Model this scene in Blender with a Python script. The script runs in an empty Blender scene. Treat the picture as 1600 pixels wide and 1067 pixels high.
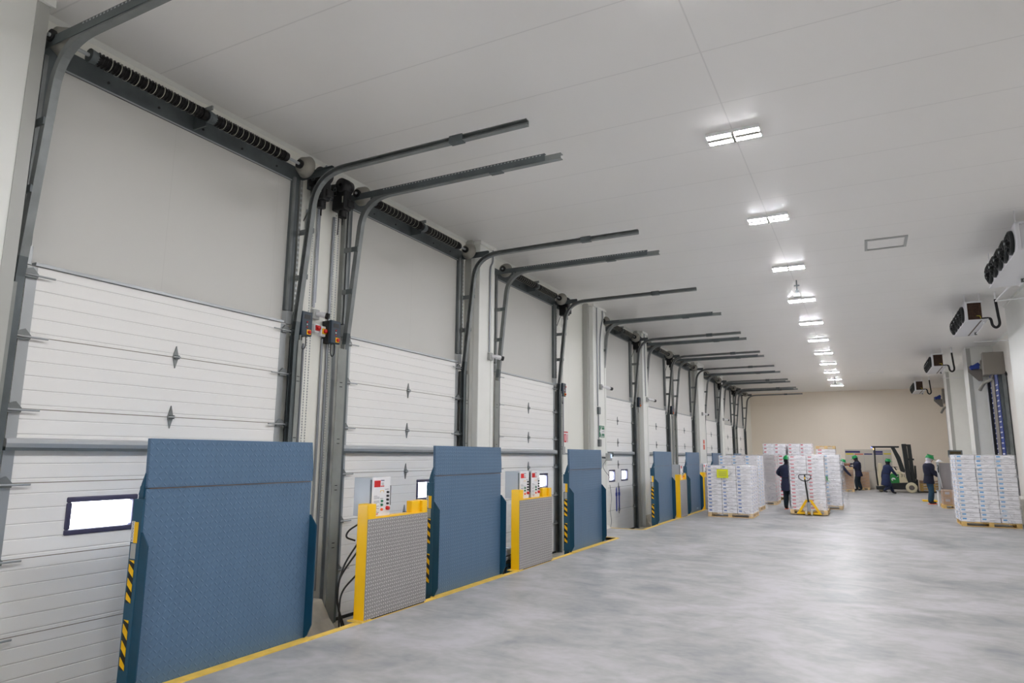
import bpy, bmesh, math, random
from mathutils import Vector, Matrix
random.seed(7)
PI = math.pi
sc = bpy.context.scene
col = sc.collection

# ------------------------------------------------------------------ camera
F_PX, YAW, PITCH, ROLL = 1050.13, math.radians(27.545), math.radians(9.508), math.radians(0.449)
fw = Vector((-math.sin(YAW) * math.cos(PITCH), math.cos(YAW) * math.cos(PITCH), math.sin(PITCH)))
rt = Vector((math.cos(YAW), math.sin(YAW), 0)); up = rt.cross(fw)
r2 = rt * math.cos(ROLL) + up * math.sin(ROLL); u2 = -rt * math.sin(ROLL) + up * math.cos(ROLL)
cam = bpy.data.cameras.new('camera'); cam.sensor_width = 36; cam.lens = F_PX / 1600 * 36
cam.clip_start = .05; cam.clip_end = 200
co = bpy.data.objects.new('camera', cam); col.objects.link(co)
M = Matrix((r2, u2, -fw)).transposed().to_4x4(); M.translation = (0, 0, 1.6)
co.matrix_world = M; sc.camera = co

# ------------------------------------------------------------------ world, exposure
w = bpy.data.worlds.new('daylight'); sc.world = w; w.use_nodes = True
w.node_tree.nodes['Background'].inputs[0].default_value = (.82, .9, 1, 1)
w.node_tree.nodes['Background'].inputs[1].default_value = 5.0
LAMP = 62.0
sc.view_settings.view_transform = 'Standard'; sc.view_settings.look = 'None'
sc.view_settings.exposure = 2.5; sc.view_settings.gamma = 1; sc.view_settings.use_curve_mapping = False
sc.cycles.use_denoising = True
sc.cycles.max_bounces = 10; sc.cycles.diffuse_bounces = 6; sc.cycles.glossy_bounces = 4
sc.cycles.sample_clamp_indirect = 6

# ------------------------------------------------------------------ constants of the hall
CEIL = 5.0; XW = -5.52; XP = -5.30; XR = 3.66; YF = 39.2; YB = -17.0; PIT = -0.27; XE = -4.42
DOORS = [(2.63, 5.19), (6.15, 8.68), (9.92, 12.33), (14.95, 17.38), (18.48, 20.88), (21.98, 24.4), (26.45, 29.0), (30.15, 32.65), (33.65, 36.1)]
ORD = ['nearest', 'second', 'third', 'fourth', 'fifth', 'sixth', 'seventh', 'eighth', 'farthest']
SEAMS = [-.25, .295, .83, 1.365, 1.90, 2.435, 2.97]

def lin(c):
    return tuple(((v / 255) / 12.92 if v / 255 <= .04045 else ((v / 255 + .055) / 1.055) ** 2.4) for v in c) + (1,)

# ------------------------------------------------------------------ materials
def nmat(name):
    m = bpy.data.materials.new(name); m.use_nodes = True
    nt = m.node_tree; return m, nt, nt.nodes['Principled BSDF']
def mat(name, rgb, rough=.5, metal=0, noise=0, scale=8, stretch=(1, 1, 1), bump=0, spec=.5, coat=0):
    m, nt, b = nmat(name)
    c = lin(rgb)
    b.inputs['Base Color'].default_value = c; b.inputs['Roughness'].default_value = rough
    b.inputs['Metallic'].default_value = metal; b.inputs['Specular IOR Level'].default_value = spec
    if coat: b.inputs['Coat Weight'].default_value = coat
    if noise or bump:
        tc = nt.nodes.new('ShaderNodeTexCoord'); mp = nt.nodes.new('ShaderNodeMapping'); mp.inputs['Scale'].default_value = stretch
        n = nt.nodes.new('ShaderNodeTexNoise'); n.inputs['Scale'].default_value = scale; n.inputs['Detail'].default_value = 5
        nt.links.new(tc.outputs['Object'], mp.inputs[0]); nt.links.new(mp.outputs[0], n.inputs['Vector'])
        if noise:
            r = nt.nodes.new('ShaderNodeMapRange'); r.inputs['From Min'].default_value = .3; r.inputs['From Max'].default_value = .7
            r.inputs['To Min'].default_value = 1 - noise; r.inputs['To Max'].default_value = 1 + noise
            mx = nt.nodes.new('ShaderNodeVectorMath'); mx.operation = 'SCALE'; mx.inputs[0].default_value = c[:3]
            nt.links.new(n.outputs[0], r.inputs[0]); nt.links.new(r.outputs[0], mx.inputs['Scale']); nt.links.new(mx.outputs[0], b.inputs['Base Color'])
        if bump:
            bp = nt.nodes.new('ShaderNodeBump'); bp.inputs['Strength'].default_value = bump; bp.inputs['Distance'].default_value = .01
            nt.links.new(n.outputs[0], bp.inputs['Height']); nt.links.new(bp.outputs[0], b.inputs['Normal'])
    return m
def emis(name, rgb, s):
    m, nt, b = nmat(name); b.inputs['Emission Color'].default_value = rgb + (1,); b.inputs['Emission Strength'].default_value = s
    b.inputs['Base Color'].default_value = (.8, .8, .8, 1); return m
def math_node(nt, op, a, b=None):
    n = nt.nodes.new('ShaderNodeMath'); n.operation = op
    for i, v in enumerate((a, b)):
        if v is None: continue
        if isinstance(v, (int, float)): n.inputs[i].default_value = v
        else: nt.links.new(v, n.inputs[i])
    return n.outputs[0]
def tread(name, rgb, pitch, rough, metal, strength, streak=.06, hi=None):
    """chequered plate: raised lozenges alternating at +-45 degrees, in the plate's Y/Z plane"""
    m, nt, b = nmat(name); c = lin(rgb)
    tc = nt.nodes.new('ShaderNodeTexCoord'); sp = nt.nodes.new('ShaderNodeSeparateXYZ'); nt.links.new(tc.outputs['Object'], sp.inputs[0])
    u = math_node(nt, 'DIVIDE', sp.outputs[1], pitch); v = math_node(nt, 'DIVIDE', sp.outputs[2], pitch)
    fu, fv = math_node(nt, 'FLOOR', u), math_node(nt, 'FLOOR', v)
    pu = math_node(nt, 'SUBTRACT', math_node(nt, 'SUBTRACT', u, fu), .5); pv = math_node(nt, 'SUBTRACT', math_node(nt, 'SUBTRACT', v, fv), .5)
    par = math_node(nt, 'FLOORED_MODULO', math_node(nt, 'ADD', fu, fv), 2)
    s = math_node(nt, 'SUBTRACT', math_node(nt, 'MULTIPLY', par, 2), 1)
    spv = math_node(nt, 'MULTIPLY', s, pv)
    a = math_node(nt, 'MULTIPLY', math_node(nt, 'ADD', pu, spv), 1.5); d = math_node(nt, 'MULTIPLY', math_node(nt, 'SUBTRACT', pu, spv), 5)
    h = math_node(nt, 'SUBTRACT', 1, math_node(nt, 'ADD', math_node(nt, 'MULTIPLY', a, a), math_node(nt, 'MULTIPLY', d, d)))
    h = math_node(nt, 'MAXIMUM', h, 0)
    bp = nt.nodes.new('ShaderNodeBump'); bp.inputs['Strength'].default_value = strength; bp.inputs['Distance'].default_value = .004
    nt.links.new(h, bp.inputs['Height']); nt.links.new(bp.outputs[0], b.inputs['Normal'])
    mp = nt.nodes.new('ShaderNodeMapping'); mp.inputs['Scale'].default_value = (6, 6, .5); nt.links.new(tc.outputs['Object'], mp.inputs[0])
    n = nt.nodes.new('ShaderNodeTexNoise'); n.inputs['Scale'].default_value = 2.2; n.inputs['Detail'].default_value = 6; nt.links.new(mp.outputs[0], n.inputs['Vector'])
    k = math_node(nt, 'ADD', math_node(nt, 'MULTIPLY', math_node(nt, 'SUBTRACT', n.outputs[0], .5), streak * 4), 1)
    mx = nt.nodes.new('ShaderNodeVectorMath'); mx.operation = 'SCALE'; mx.inputs[0].default_value = c[:3]; nt.links.new(k, mx.inputs['Scale'])
    if hi:
        mi = nt.nodes.new('ShaderNodeMix'); mi.data_type = 'RGBA'; nt.links.new(math_node(nt, 'MINIMUM', math_node(nt, 'MULTIPLY', h, .8), 1), mi.inputs[0])
        nt.links.new(mx.outputs[0], mi.inputs[6]); mi.inputs[7].default_value = lin(hi); nt.links.new(mi.outputs[2], b.inputs['Base Color'])
    else: nt.links.new(mx.outputs[0], b.inputs['Base Color'])
    b.inputs['Roughness'].default_value = rough; b.inputs['Metallic'].default_value = metal
    return m
def door_mat(name, rgb):
    """sandwich panel with fine horizontal ribs"""
    m, nt, b = nmat(name); c = lin(rgb)
    tc = nt.nodes.new('ShaderNodeTexCoord'); sp = nt.nodes.new('ShaderNodeSeparateXYZ'); nt.links.new(tc.outputs['Object'], sp.inputs[0])
    v = math_node(nt, 'DIVIDE', math_node(nt, 'ADD', sp.outputs[2], .25 - .04), .107)
    f = math_node(nt, 'ABSOLUTE', math_node(nt, 'SUBTRACT', math_node(nt, 'FRACT', v), .5))
    g = math_node(nt, 'MAXIMUM', math_node(nt, 'MULTIPLY', math_node(nt, 'SUBTRACT', f, .44), 16), 0)
    bp = nt.nodes.new('ShaderNodeBump'); bp.inputs['Strength'].default_value = .7; bp.inputs['Distance'].default_value = .006; bp.invert = True
    nt.links.new(g, bp.inputs['Height']); nt.links.new(bp.outputs[0], b.inputs['Normal'])
    b.inputs['Base Color'].default_value = c; b.inputs['Roughness'].default_value = .42
    return m
def panel_mat(name, rgb, axis, step, dark=.82, width=.006, rough=.4, off=0):
    """cold-store panel with hairline joints every <step> along <axis>"""
    m, nt, b = nmat(name); c = lin(rgb)
    tc = nt.nodes.new('ShaderNodeTexCoord'); sp = nt.nodes.new('ShaderNodeSeparateXYZ'); nt.links.new(tc.outputs['Object'], sp.inputs[0])
    hit = None
    for ax, st, of in (axis if isinstance(axis, list) else [(axis, step, off)]):
        v = math_node(nt, 'DIVIDE', math_node(nt, 'SUBTRACT', sp.outputs[ax], of), st)
        f = math_node(nt, 'ABSOLUTE', math_node(nt, 'SUBTRACT', math_node(nt, 'FRACT', v), .5))
        g = math_node(nt, 'GREATER_THAN', f, .5 - width / st / 2)
        hit = g if hit is None else math_node(nt, 'MAXIMUM', hit, g)
    n = nt.nodes.new('ShaderNodeTexNoise'); n.inputs['Scale'].default_value = .6; n.inputs['Detail'].default_value = 3; nt.links.new(tc.outputs['Object'], n.inputs['Vector'])
    k = math_node(nt, 'ADD', math_node(nt, 'MULTIPLY', math_node(nt, 'SUBTRACT', n.outputs[0], .5), .06), 1)
    k = math_node(nt, 'SUBTRACT', k, math_node(nt, 'MULTIPLY', hit, 1 - dark))
    mx = nt.nodes.new('ShaderNodeVectorMath'); mx.operation = 'SCALE'; mx.inputs[0].default_value = c[:3]; nt.links.new(k, mx.inputs['Scale'])
    nt.links.new(mx.outputs[0], b.inputs['Base Color']); b.inputs['Roughness'].default_value = rough
    return m
def floor_mat():
    m, nt, b = nmat('polished_concrete')
    tc = nt.nodes.new('ShaderNodeTexCoord')
    def nz(sc_, st, rot=0, det=6, dist=0):
        mp = nt.nodes.new('ShaderNodeMapping'); mp.inputs['Scale'].default_value = st; mp.inputs['Rotation'].default_value = (0, 0, rot)
        n = nt.nodes.new('ShaderNodeTexNoise'); n.inputs['Scale'].default_value = sc_; n.inputs['Detail'].default_value = det; n.inputs['Distortion'].default_value = dist
        nt.links.new(tc.outputs['Object'], mp.inputs[0]); nt.links.new(mp.outputs[0], n.inputs['Vector']); return n.outputs[0]
    a = nz(.55, (1, .8, 1), .3, 8, dist=.8); c = nz(2.2, (.75, 1, 1), .6, 10, 1.0); e = nz(12, (.8, 1, 1), .4, 9, .4)
    s = math_node(nt, 'ADD', math_node(nt, 'ADD', math_node(nt, 'MULTIPLY', a, .45), math_node(nt, 'MULTIPLY', c, .4)), math_node(nt, 'MULTIPLY', e, .15))
    cr = nt.nodes.new('ShaderNodeValToRGB'); el = cr.color_ramp.elements
    el[0].position = .38; el[0].color = lin((142, 144, 147)); el[1].position = .60; el[1].color = lin((184, 182, 185)); q = el.new(.49); q.color = lin((166, 166, 165))
    nt.links.new(s, cr.inputs[0]); nt.links.new(cr.outputs[0], b.inputs['Base Color'])
    r = nt.nodes.new('ShaderNodeMapRange'); r.inputs['From Min'].default_value = .3; r.inputs['From Max'].default_value = .7; r.inputs['To Min'].default_value = .36; r.inputs['To Max'].default_value = .5
    nt.links.new(a, r.inputs[0]); nt.links.new(r.outputs[0], b.inputs['Roughness'])
    bp = nt.nodes.new('ShaderNodeBump'); bp.inputs['Strength'].default_value = .08; bp.inputs['Distance'].default_value = .01
    nt.links.new(a, bp.inputs['Height']); nt.links.new(bp.outputs[0], b.inputs['Normal'])
    b.inputs['Specular IOR Level'].default_value = .09
    return m
def glassy(name, rgb, alpha, rough, bump=0):
    m, nt, b = nmat(name); out = nt.nodes['Material Output']
    tr = nt.nodes.new('ShaderNodeBsdfTransparent'); mx = nt.nodes.new('ShaderNodeMixShader')
    b.inputs['Base Color'].default_value = lin(rgb); b.inputs['Roughness'].default_value = rough
    mx.inputs[0].default_value = alpha
    if bump:
        tc = nt.nodes.new('ShaderNodeTexCoord'); mp = nt.nodes.new('ShaderNodeMapping'); mp.inputs['Scale'].default_value = (1.2, 1.2, 3); mp.inputs['Rotation'].default_value = (.5, .4, 0)
        n = nt.nodes.new('ShaderNodeTexNoise'); n.inputs['Scale'].default_value = 2.4; n.inputs['Detail'].default_value = 6; n.inputs['Distortion'].default_value = 1.5
        nt.links.new(tc.outputs['Object'], mp.inputs[0]); nt.links.new(mp.outputs[0], n.inputs['Vector'])
        bp = nt.nodes.new('ShaderNodeBump'); bp.inputs['Strength'].default_value = bump; bp.inputs['Distance'].default_value = .03
        nt.links.new(n.outputs[0], bp.inputs['Height']); nt.links.new(bp.outputs[0], b.inputs['Normal'])
        r = nt.nodes.new('ShaderNodeMapRange'); r.inputs['From Min'].default_value = .4; r.inputs['From Max'].default_value = .75
        r.inputs['To Min'].default_value = alpha * .5; r.inputs['To Max'].default_value = min(1, alpha * 2.4)
        nt.links.new(n.outputs[0], r.inputs[0]); nt.links.new(r.outputs[0], mx.inputs[0])
    nt.links.new(tr.outputs[0], mx.inputs[1]); nt.links.new(b.outputs[0], mx.inputs[2]); nt.links.new(mx.outputs[0], out.inputs[0])
    return m

m_ceil = panel_mat('ceiling_panel', (242, 240, 237), [(1, .94, 4.36 - .94 * 3 + .1), (0, 5.4, -1.02)], 0, .86, .012, .35)
m_wall = panel_mat('wall_panel', (236, 236, 228), 1, 1.1, .9, .006, .4)
m_wallx = panel_mat('far_wall_panel', (240, 229, 213), 0, 1.1, .95, .006, .5)
m_wallr = panel_mat('right_wall_panel', (236, 232, 224), 1, 1.1, .9, .008, .4)
m_pil = mat('pilaster_cladding', (234, 235, 230), .38, noise=.02, scale=3)
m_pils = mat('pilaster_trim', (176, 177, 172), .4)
m_door = door_mat('door_panel', (242, 241, 238))
m_lintel = panel_mat('greyish_lintel_panel', (206, 205, 200), 1, 1.25, .93, .006, .45)
m_gap = mat('panel_joint_seal', (120, 112, 96), .8)
m_galv = mat('galvanized_steel', (128, 132, 132), .42, .35, noise=.15, scale=6)
m_galvd = mat('dark_galvanized_steel', (92, 99, 101), .45, .35, noise=.18, scale=5)
m_galvl = mat('bright_zinc', (176, 180, 182), .35, .5)
m_black = mat('black_plastic', (18, 19, 21), .45)
m_spring = mat('black_spring_steel', (22, 20, 20), .35, .6)
m_mark = mat('spring_paint_mark', (176, 176, 160), .6)
m_cast = mat('cast_aluminium', (150, 148, 140), .5, .5)
m_blue = tread('blue_tread_plate', (84, 112, 140), .042, .36, .1, .8, .05)
m_blueside = mat('blue_steel_paint', (30, 78, 104), .4, noise=.08, scale=3)
m_toe = mat('petrol_blue_steel', (14, 66, 92), .35, noise=.1, scale=3)
m_yel = mat('yellow_safety_paint', (250, 196, 6), .35, noise=.03, scale=5)
m_yelfl = mat('worn_yellow_floor_paint', (226, 190, 84), .5, noise=.14, scale=7)
m_alu = tread('aluminium_tread_plate', (150, 147, 146), .034, .34, .2, 1.0, .03, hi=(252, 250, 248))
m_white = mat('white_paint', (232, 232, 234), .35)
m_grey = mat('grey_enclosure', (172, 178, 186), .35, noise=.02, scale=3)
m_red = mat('red_plastic', (206, 28, 26), .4)
m_green = mat('green_plastic', (34, 120, 84), .4)
m_orange = mat('orange_plastic', (236, 104, 44), .4)
m_print = mat('grey_print', (120, 122, 128), .6)
m_dkframe = mat('dark_window_frame', (70, 68, 94), .45)
m_pane = glassy('acrylic_pane', (235, 240, 250), .12, .2)
m_floor = floor_mat()
m_pit = mat('rough_pit_concrete', (190, 184, 172), .75, noise=.2, scale=5)
m_curb = mat('white_curb', (222, 220, 214), .5, noise=.04, scale=6)
m_tube = emis('led_tube', (.97, .965, 1.0), LAMP)
m_fixt = mat('fixture_housing', (150, 146, 140), .5)
m_box = mat('white_carton', (242, 241, 244), .6, noise=.03, scale=4)
m_kraft = mat('kraft_cardboard', (178, 146, 118), .75, noise=.08, scale=5)
m_bprint = mat('blue_carton_print', (58, 104, 178), .6)
m_edge = mat('carton_gap_shade', (158, 150, 150), .7)  # shade of the gaps between stacked cartons, painted as dark edge strips
m_cprint = mat('sky_blue_carton_print', (92, 168, 222), .6)
m_rprint = mat('red_carton_print', (206, 92, 104), .6)
m_gprint = mat('pale_grey_carton_print', (176, 172, 178), .6)
m_film = glassy('stretch_film', (248, 248, 252), .15, .2, .1)
m_filmk = glassy('stretch_film_over_kraft', (226, 214, 206), .07, .2, .12)
m_wood = mat('pallet_wood', (224, 194, 142), .75, noise=.18, scale=6, stretch=(1, 1, 8))
m_wood2 = mat('yellowed_pallet_wood', (218, 182, 112), .75, noise=.18, scale=6)
m_sheet = mat('fluorescent_yellow_paper', (232, 236, 22), .6)
m_navy = mat('navy_quilted_cloth', (26, 32, 60), .85, noise=.2, scale=14)
m_navyp = mat('dark_teal_trousers', (18, 36, 48), .85, noise=.2, scale=12)
m_navyb = mat('slate_blue_trousers', (38, 70, 92), .85, noise=.2, scale=12)
m_hood = mat('charcoal_hood', (22, 24, 34), .9)
m_helm = mat('green_helmet', (14, 142, 74), .3)
m_skin = mat('skin', (164, 118, 92), .6)
m_boot = mat('dark_boot', (26, 26, 30), .6)
m_orangeg = mat('orange_glove', (240, 92, 24), .6)
m_whitecap = mat('pale_balaclava', (200, 196, 204), .8)
m_cream = mat('cream_forklift_paint', (206, 194, 162), .4)
m_fgreen = mat('green_forklift_paint', (38, 132, 62), .4)
m_fblack = mat('black_forklift_steel', (14, 20, 20), .4)
m_tyre = mat('cream_tyre', (206, 196, 166), .7)
m_hub = mat('grey_wheel_hub', (104, 96, 92), .5, .3)
m_pipe = mat('black_pipe_insulation', (18, 16, 18), .6)
m_coil = mat('copper_brown_coil', (74, 52, 40), .5, .4, noise=.35, scale=30)
m_evap = mat('white_cooler_casing', (214, 214, 218), .35)
m_curt = mat('blue_door_curtain', (36, 62, 140), .5)
m_hoodg = mat('grey_roll_door_hood', (132, 126, 118), .5)
m_navysign = mat('navy_sign', (52, 48, 108), .5); m_yelsign = mat('yellow_sign', (224, 206, 56), .5); m_redsign = mat('orange_red_sign', (214, 98, 74), .5)
m_board = mat('pale_board', (200, 194, 182), .5)
m_conduit = mat('steel_conduit', (150, 154, 160), .35, .7)
m_stone = mat('steel_dark_guard', (138, 141, 137), .5, .15, noise=.15, scale=4)
m_cable = mat('black_cable', (14, 14, 16), .5)
m_label = mat('white_sticker', (226, 228, 232), .4); m_labelg = mat('grey_sticker', (170, 172, 170), .5)
m_labeltext = mat('navy_lettering', (40, 42, 92), .5)
m_beacon = emis('amber_beacon', (1, .45, .03), .6); m_beaconb = emis('blue_beacon', (.08, .15, 1), .6)
m_lcd = emis('lamp_lens_blue', (.25, .5, 1), .15)
m_rust = mat('rusty_weld', (150, 120, 96), .8)

# ------------------------------------------------------------------ mesh builder
class MB:
    def __init__(s): s.v = []; s.f = []; s.m = []; s.mats = []; s.sm = []
    def mi(s, m):
        if m not in s.mats: s.mats.append(m)
        return s.mats.index(m)
    def add(s, vs, fs, m, smooth=False):
        o = len(s.v); k = s.mi(m); s.v += [tuple(v) for v in vs]
        for f in fs: s.f.append(tuple(i + o for i in f)); s.m.append(k); s.sm.append(smooth)
        return s
    def box(s, x0, x1, y0, y1, z0, z1, m):
        x0, x1 = sorted((x0, x1)); y0, y1 = sorted((y0, y1)); z0, z1 = sorted((z0, z1))
        return s.add([(x, y, z) for x in (x0, x1) for y in (y0, y1) for z in (z0, z1)],
                     [(0, 1, 3, 2), (4, 6, 7, 5), (0, 4, 5, 1), (2, 3, 7, 6), (0, 2, 6, 4), (1, 5, 7, 3)], m)
    def prism(s, pts, axis, a, b, m):
        """closed 2-D polygon extruded from a to b along axis (0 x,1 y,2 z)"""
        def P(p, t): return {0: (t, p[0], p[1]), 1: (p[0], t, p[1]), 2: (p[0], p[1], t)}[axis]
        n = len(pts); ar = sum(pts[i][0] * pts[(i + 1) % n][1] - pts[(i + 1) % n][0] * pts[i][1] for i in range(n))
        fl = (ar < 0) ^ (axis == 1)
        vs = [P(p, a) for p in pts] + [P(p, b) for p in pts]
        fs = [tuple(range(n))[::-1], tuple(range(n, 2 * n))] + [(i, (i + 1) % n, (i + 1) % n + n, i + n) for i in range(n)]
        if fl: fs = [f[::-1] for f in fs]
        return s.add(vs, fs, m)
    def cyl(s, p0, p1, r0, m, n=12, r1=None, cap=True):
        p0, p1 = Vector(p0), Vector(p1); r1 = r0 if r1 is None else r1
        t = (p1 - p0).normalized(); a = t.orthogonal().normalized(); b = t.cross(a)
        vs = []
        for p, r in ((p0, r0), (p1, r1)):
            vs += [p + (a * math.cos(2 * PI * i / n) + b * math.sin(2 * PI * i / n)) * r for i in range(n)]
        s.add(vs, [(i, (i + 1) % n, (i + 1) % n + n, i + n) for i in range(n)], m, True)
        if cap: s.add(vs, [tuple(range(n))[::-1], tuple(range(n, 2 * n))], m)
        return s
    def tube(s, pts, r, m, n=8):
        pts = [Vector(p) for p in pts]; vs = []; a = None
        for i, p in enumerate(pts):
            t = (pts[min(i + 1, len(pts) - 1)] - pts[max(i - 1, 0)]).normalized()
            if a is None: a = t.orthogonal().normalized()
            a = (a - t * a.dot(t)).normalized(); b = t.cross(a)
            vs += [p + (a * math.cos(2 * PI * j / n) + b * math.sin(2 * PI * j / n)) * r for j in range(n)]
        fs = [(i * n + j, i * n + (j + 1) % n, (i + 1) * n + (j + 1) % n, (i + 1) * n + j) for i in range(len(pts) - 1) for j in range(n)]
        s.add(vs, fs, m, True)
        return s.add(vs, [tuple(range(n))[::-1], tuple(range(len(vs) - n, len(vs)))], m)
    def sweepxz(s, path, prof, m):
        """profile (a along Y, b along the in-plane normal) swept along an X/Z path [(x, y, z)]"""
        vs = []; n = len(prof); pts = [Vector(p) for p in path]
        for i, p in enumerate(pts):
            t = (pts[min(i + 1, len(pts) - 1)] - pts[max(i - 1, 0)]).normalized()
            nn = Vector((0, 1, 0)).cross(t)
            vs += [p + Vector((0, a, 0)) + nn * b for a, b in prof]
        fs = [(i * n + j, i * n + (j + 1) % n, (i + 1) * n + (j + 1) % n, (i + 1) * n + j) for i in range(len(pts) - 1) for j in range(n)]
        s.add(vs, fs, m); return s.add(vs, [tuple(range(n))[::-1], tuple(range(len(vs) - n, len(vs)))], m)
    def lathe(s, c, prof, m, n=20, axis='z', sx=1, sy=1):
        """prof = [(radius, height)] turned about the axis through c"""
        vs = []
        for r, h in prof:
            for j in range(n):
                a = 2 * PI * j / n; p = (r * math.cos(a) * sx, r * math.sin(a) * sy, h)
                if axis == 'y': p = (p[0], p[2], p[1])
                if axis == 'x': p = (p[2], p[0], p[1])
                vs.append((c[0] + p[0], c[1] + p[1], c[2] + p[2]))
        fs = [(i * n + j, i * n + (j + 1) % n, (i + 1) * n + (j + 1) % n, (i + 1) * n + j) for i in range(len(prof) - 1) for j in range(n)]
        return s.add(vs, fs, m, True)
    def sphere(s, c, r, m, n=12, k=8, sc_=(1, 1, 1)):
        pr = [(math.sin(PI * i / k) * r, -math.cos(PI * i / k) * r * sc_[2]) for i in range(k + 1)]
        pr[0] = (1e-4, pr[0][1]); pr[-1] = (1e-4, pr[-1][1])
        return s.lathe(c, pr, m, n, 'z', sc_[0], sc_[1])
    def build(s, name, parent=None, bevel=0, seg=1, loc=None):
        me = bpy.data.meshes.new(name); me.from_pydata(s.v, [], s.f)
        for m in s.mats: me.materials.append(m)
        for p, k, q in zip(me.polygons, s.m, s.sm): p.material_index = k; p.use_smooth = q
        bm = bmesh.new(); bm.from_mesh(me)
        bmesh.ops.recalc_face_normals(bm, faces=bm.faces)
        bm.to_mesh(me); bm.free()
        o = bpy.data.objects.new(name, me); col.objects.link(o)
        if parent: o.parent = parent
        if loc: o.location = loc
        if bevel:
            b = o.modifiers.new('bevel', 'BEVEL'); b.width = bevel; b.segments = seg; b.limit_method = 'ANGLE'; b.angle_limit = .7; b.harden_normals = False
        return o
def mb(): return MB()
def tag(o, label, cat=None, group=None, kind=None):
    o['label'] = label
    if cat: o['category'] = cat
    if group: o['group'] = group
    if kind: o['kind'] = kind
    return o
def empty(name, loc=(0, 0, 0), rz=0):
    o = bpy.data.objects.new(name, None); col.objects.link(o); o.location = loc; o.rotation_euler = (0, 0, rz); o.empty_display_size = .2; return o
def kids(o): return [c for c in o.children]
def copy_tree(o, parent=None):
    c = o.copy(); col.objects.link(c); c.parent = parent
    for ch in kids(o): copy_tree(ch, c)
    return c
def text(s, size, m, mtx, name, parent, extrude=.001):
    cu = bpy.data.curves.new(name, 'FONT'); cu.body = s; cu.size = size; cu.extrude = extrude; cu.align_x = 'CENTER'; cu.align_y = 'CENTER'
    t = bpy.data.objects.new('tmp', cu); col.objects.link(t)
    me = bpy.data.meshes.new_from_object(t.evaluated_get(bpy.context.evaluated_depsgraph_get()))
    bpy.data.objects.remove(t); me.transform(mtx); me.materials.clear(); me.materials.append(m)
    o = bpy.data.objects.new(name, me); col.objects.link(o); o.parent = parent; return o
def arc(cx, cz, r, a0, a1, n, y):
    return [(cx + r * math.cos(a0 + (a1 - a0) * i / n), y, cz + r * math.sin(a0 + (a1 - a0) * i / n)) for i in range(n + 1)]
def bez(p, n=14):
    """Catmull-Rom through points"""
    p = [Vector(q) for q in p]; q = [p[0] * 2 - p[1]] + p + [p[-1] * 2 - p[-2]]; out = []
    for i in range(1, len(q) - 2):
        for j in range(n):
            t = j / n
            out.append(.5 * ((2 * q[i]) + (q[i + 1] - q[i - 1]) * t + (2 * q[i - 1] - 5 * q[i] + 4 * q[i + 1] - q[i + 2]) * t * t + (3 * q[i] - q[i - 1] - 3 * q[i + 1] + q[i + 2]) * t ** 3))
    return out + [q[-2]]
def S(o, label): return tag(o, label, kind='structure')

# ------------------------------------------------------------------ shell
PITS = [(2.5, 13.0), (14.72, 25.1), (26.3, 36.6)]
b = mb().box(XE, XR + .1, YB, YF + .1, -.3, 0, m_floor)
ys = [YB] + [v for p in PITS for v in p] + [YF + .1]
for i in range(0, len(ys), 2): b.box(-5.6, XE, ys[i], ys[i + 1], -.3, 0, m_floor)
S(b.build('floor'), 'polished grey concrete floor of the whole hall')
b = mb()
for a, c in PITS: b.box(-5.7, XE, a, c, -.4, PIT, m_pit)
S(b.build('floor'), 'rough sunken concrete shelf of the leveller pits below the doors')
S(mb().box(-5.7, XR + .2, YB - .2, YF + .2, CEIL, CEIL + .1, m_ceil).build('ceiling'), 'flat pale ceiling of large insulated panels')
b = mb(); y = YB
for a, c in DOORS:
    b.box(XW - .12, XW, y, a + .06, -.3, 2.93, m_wall); y = c - .06
b.box(XW - .12, XW, y, YF + .1, -.3, 2.93, m_wall)
b.box(XW - .12, XW, YB, YF + .1, 2.93, CEIL, m_wall)
for a, c in DOORS: b.box(XW, XW + .012, a - .02, c + .02, 2.93, 4.62, m_lintel)
S(b.build('wall_left'), 'long white panel wall that holds the row of dock doors')
S(mb().box(-5.7, XR + .2, YF, YF + .12, -.3, CEIL, m_wallx).build('wall_far'), 'beige end wall of the hall')
S(mb().box(XR, XR + .12, YB, YF + .1, -.3, CEIL, m_wallr).build('wall_right'), 'pale panel wall along the right side')
S(mb().box(-5.7, XR + .2, YB - .12, YB, -.3, CEIL, m_wall).build('wall_back'), 'white panel wall behind the camera')
# cornice angle
S(mb().prism([(XW, CEIL), (XW + .035, CEIL), (XW, CEIL - .035)], 1, YB, YF, m_pil).build('trim_1'), 'thin angle trim where the left wall meets the ceiling')
S(mb().prism([(XR, CEIL), (XR - .04, CEIL), (XR, CEIL - .04)], 1, YB, YF, m_pil).build('trim_2'), 'thin angle trim where the right wall meets the ceiling')
S(mb().box(-5.5, XR, YF - .04, YF, CEIL - .04, CEIL, m_wallx).build('trim_3'), 'thin angle trim where the end wall meets the ceiling')
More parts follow.
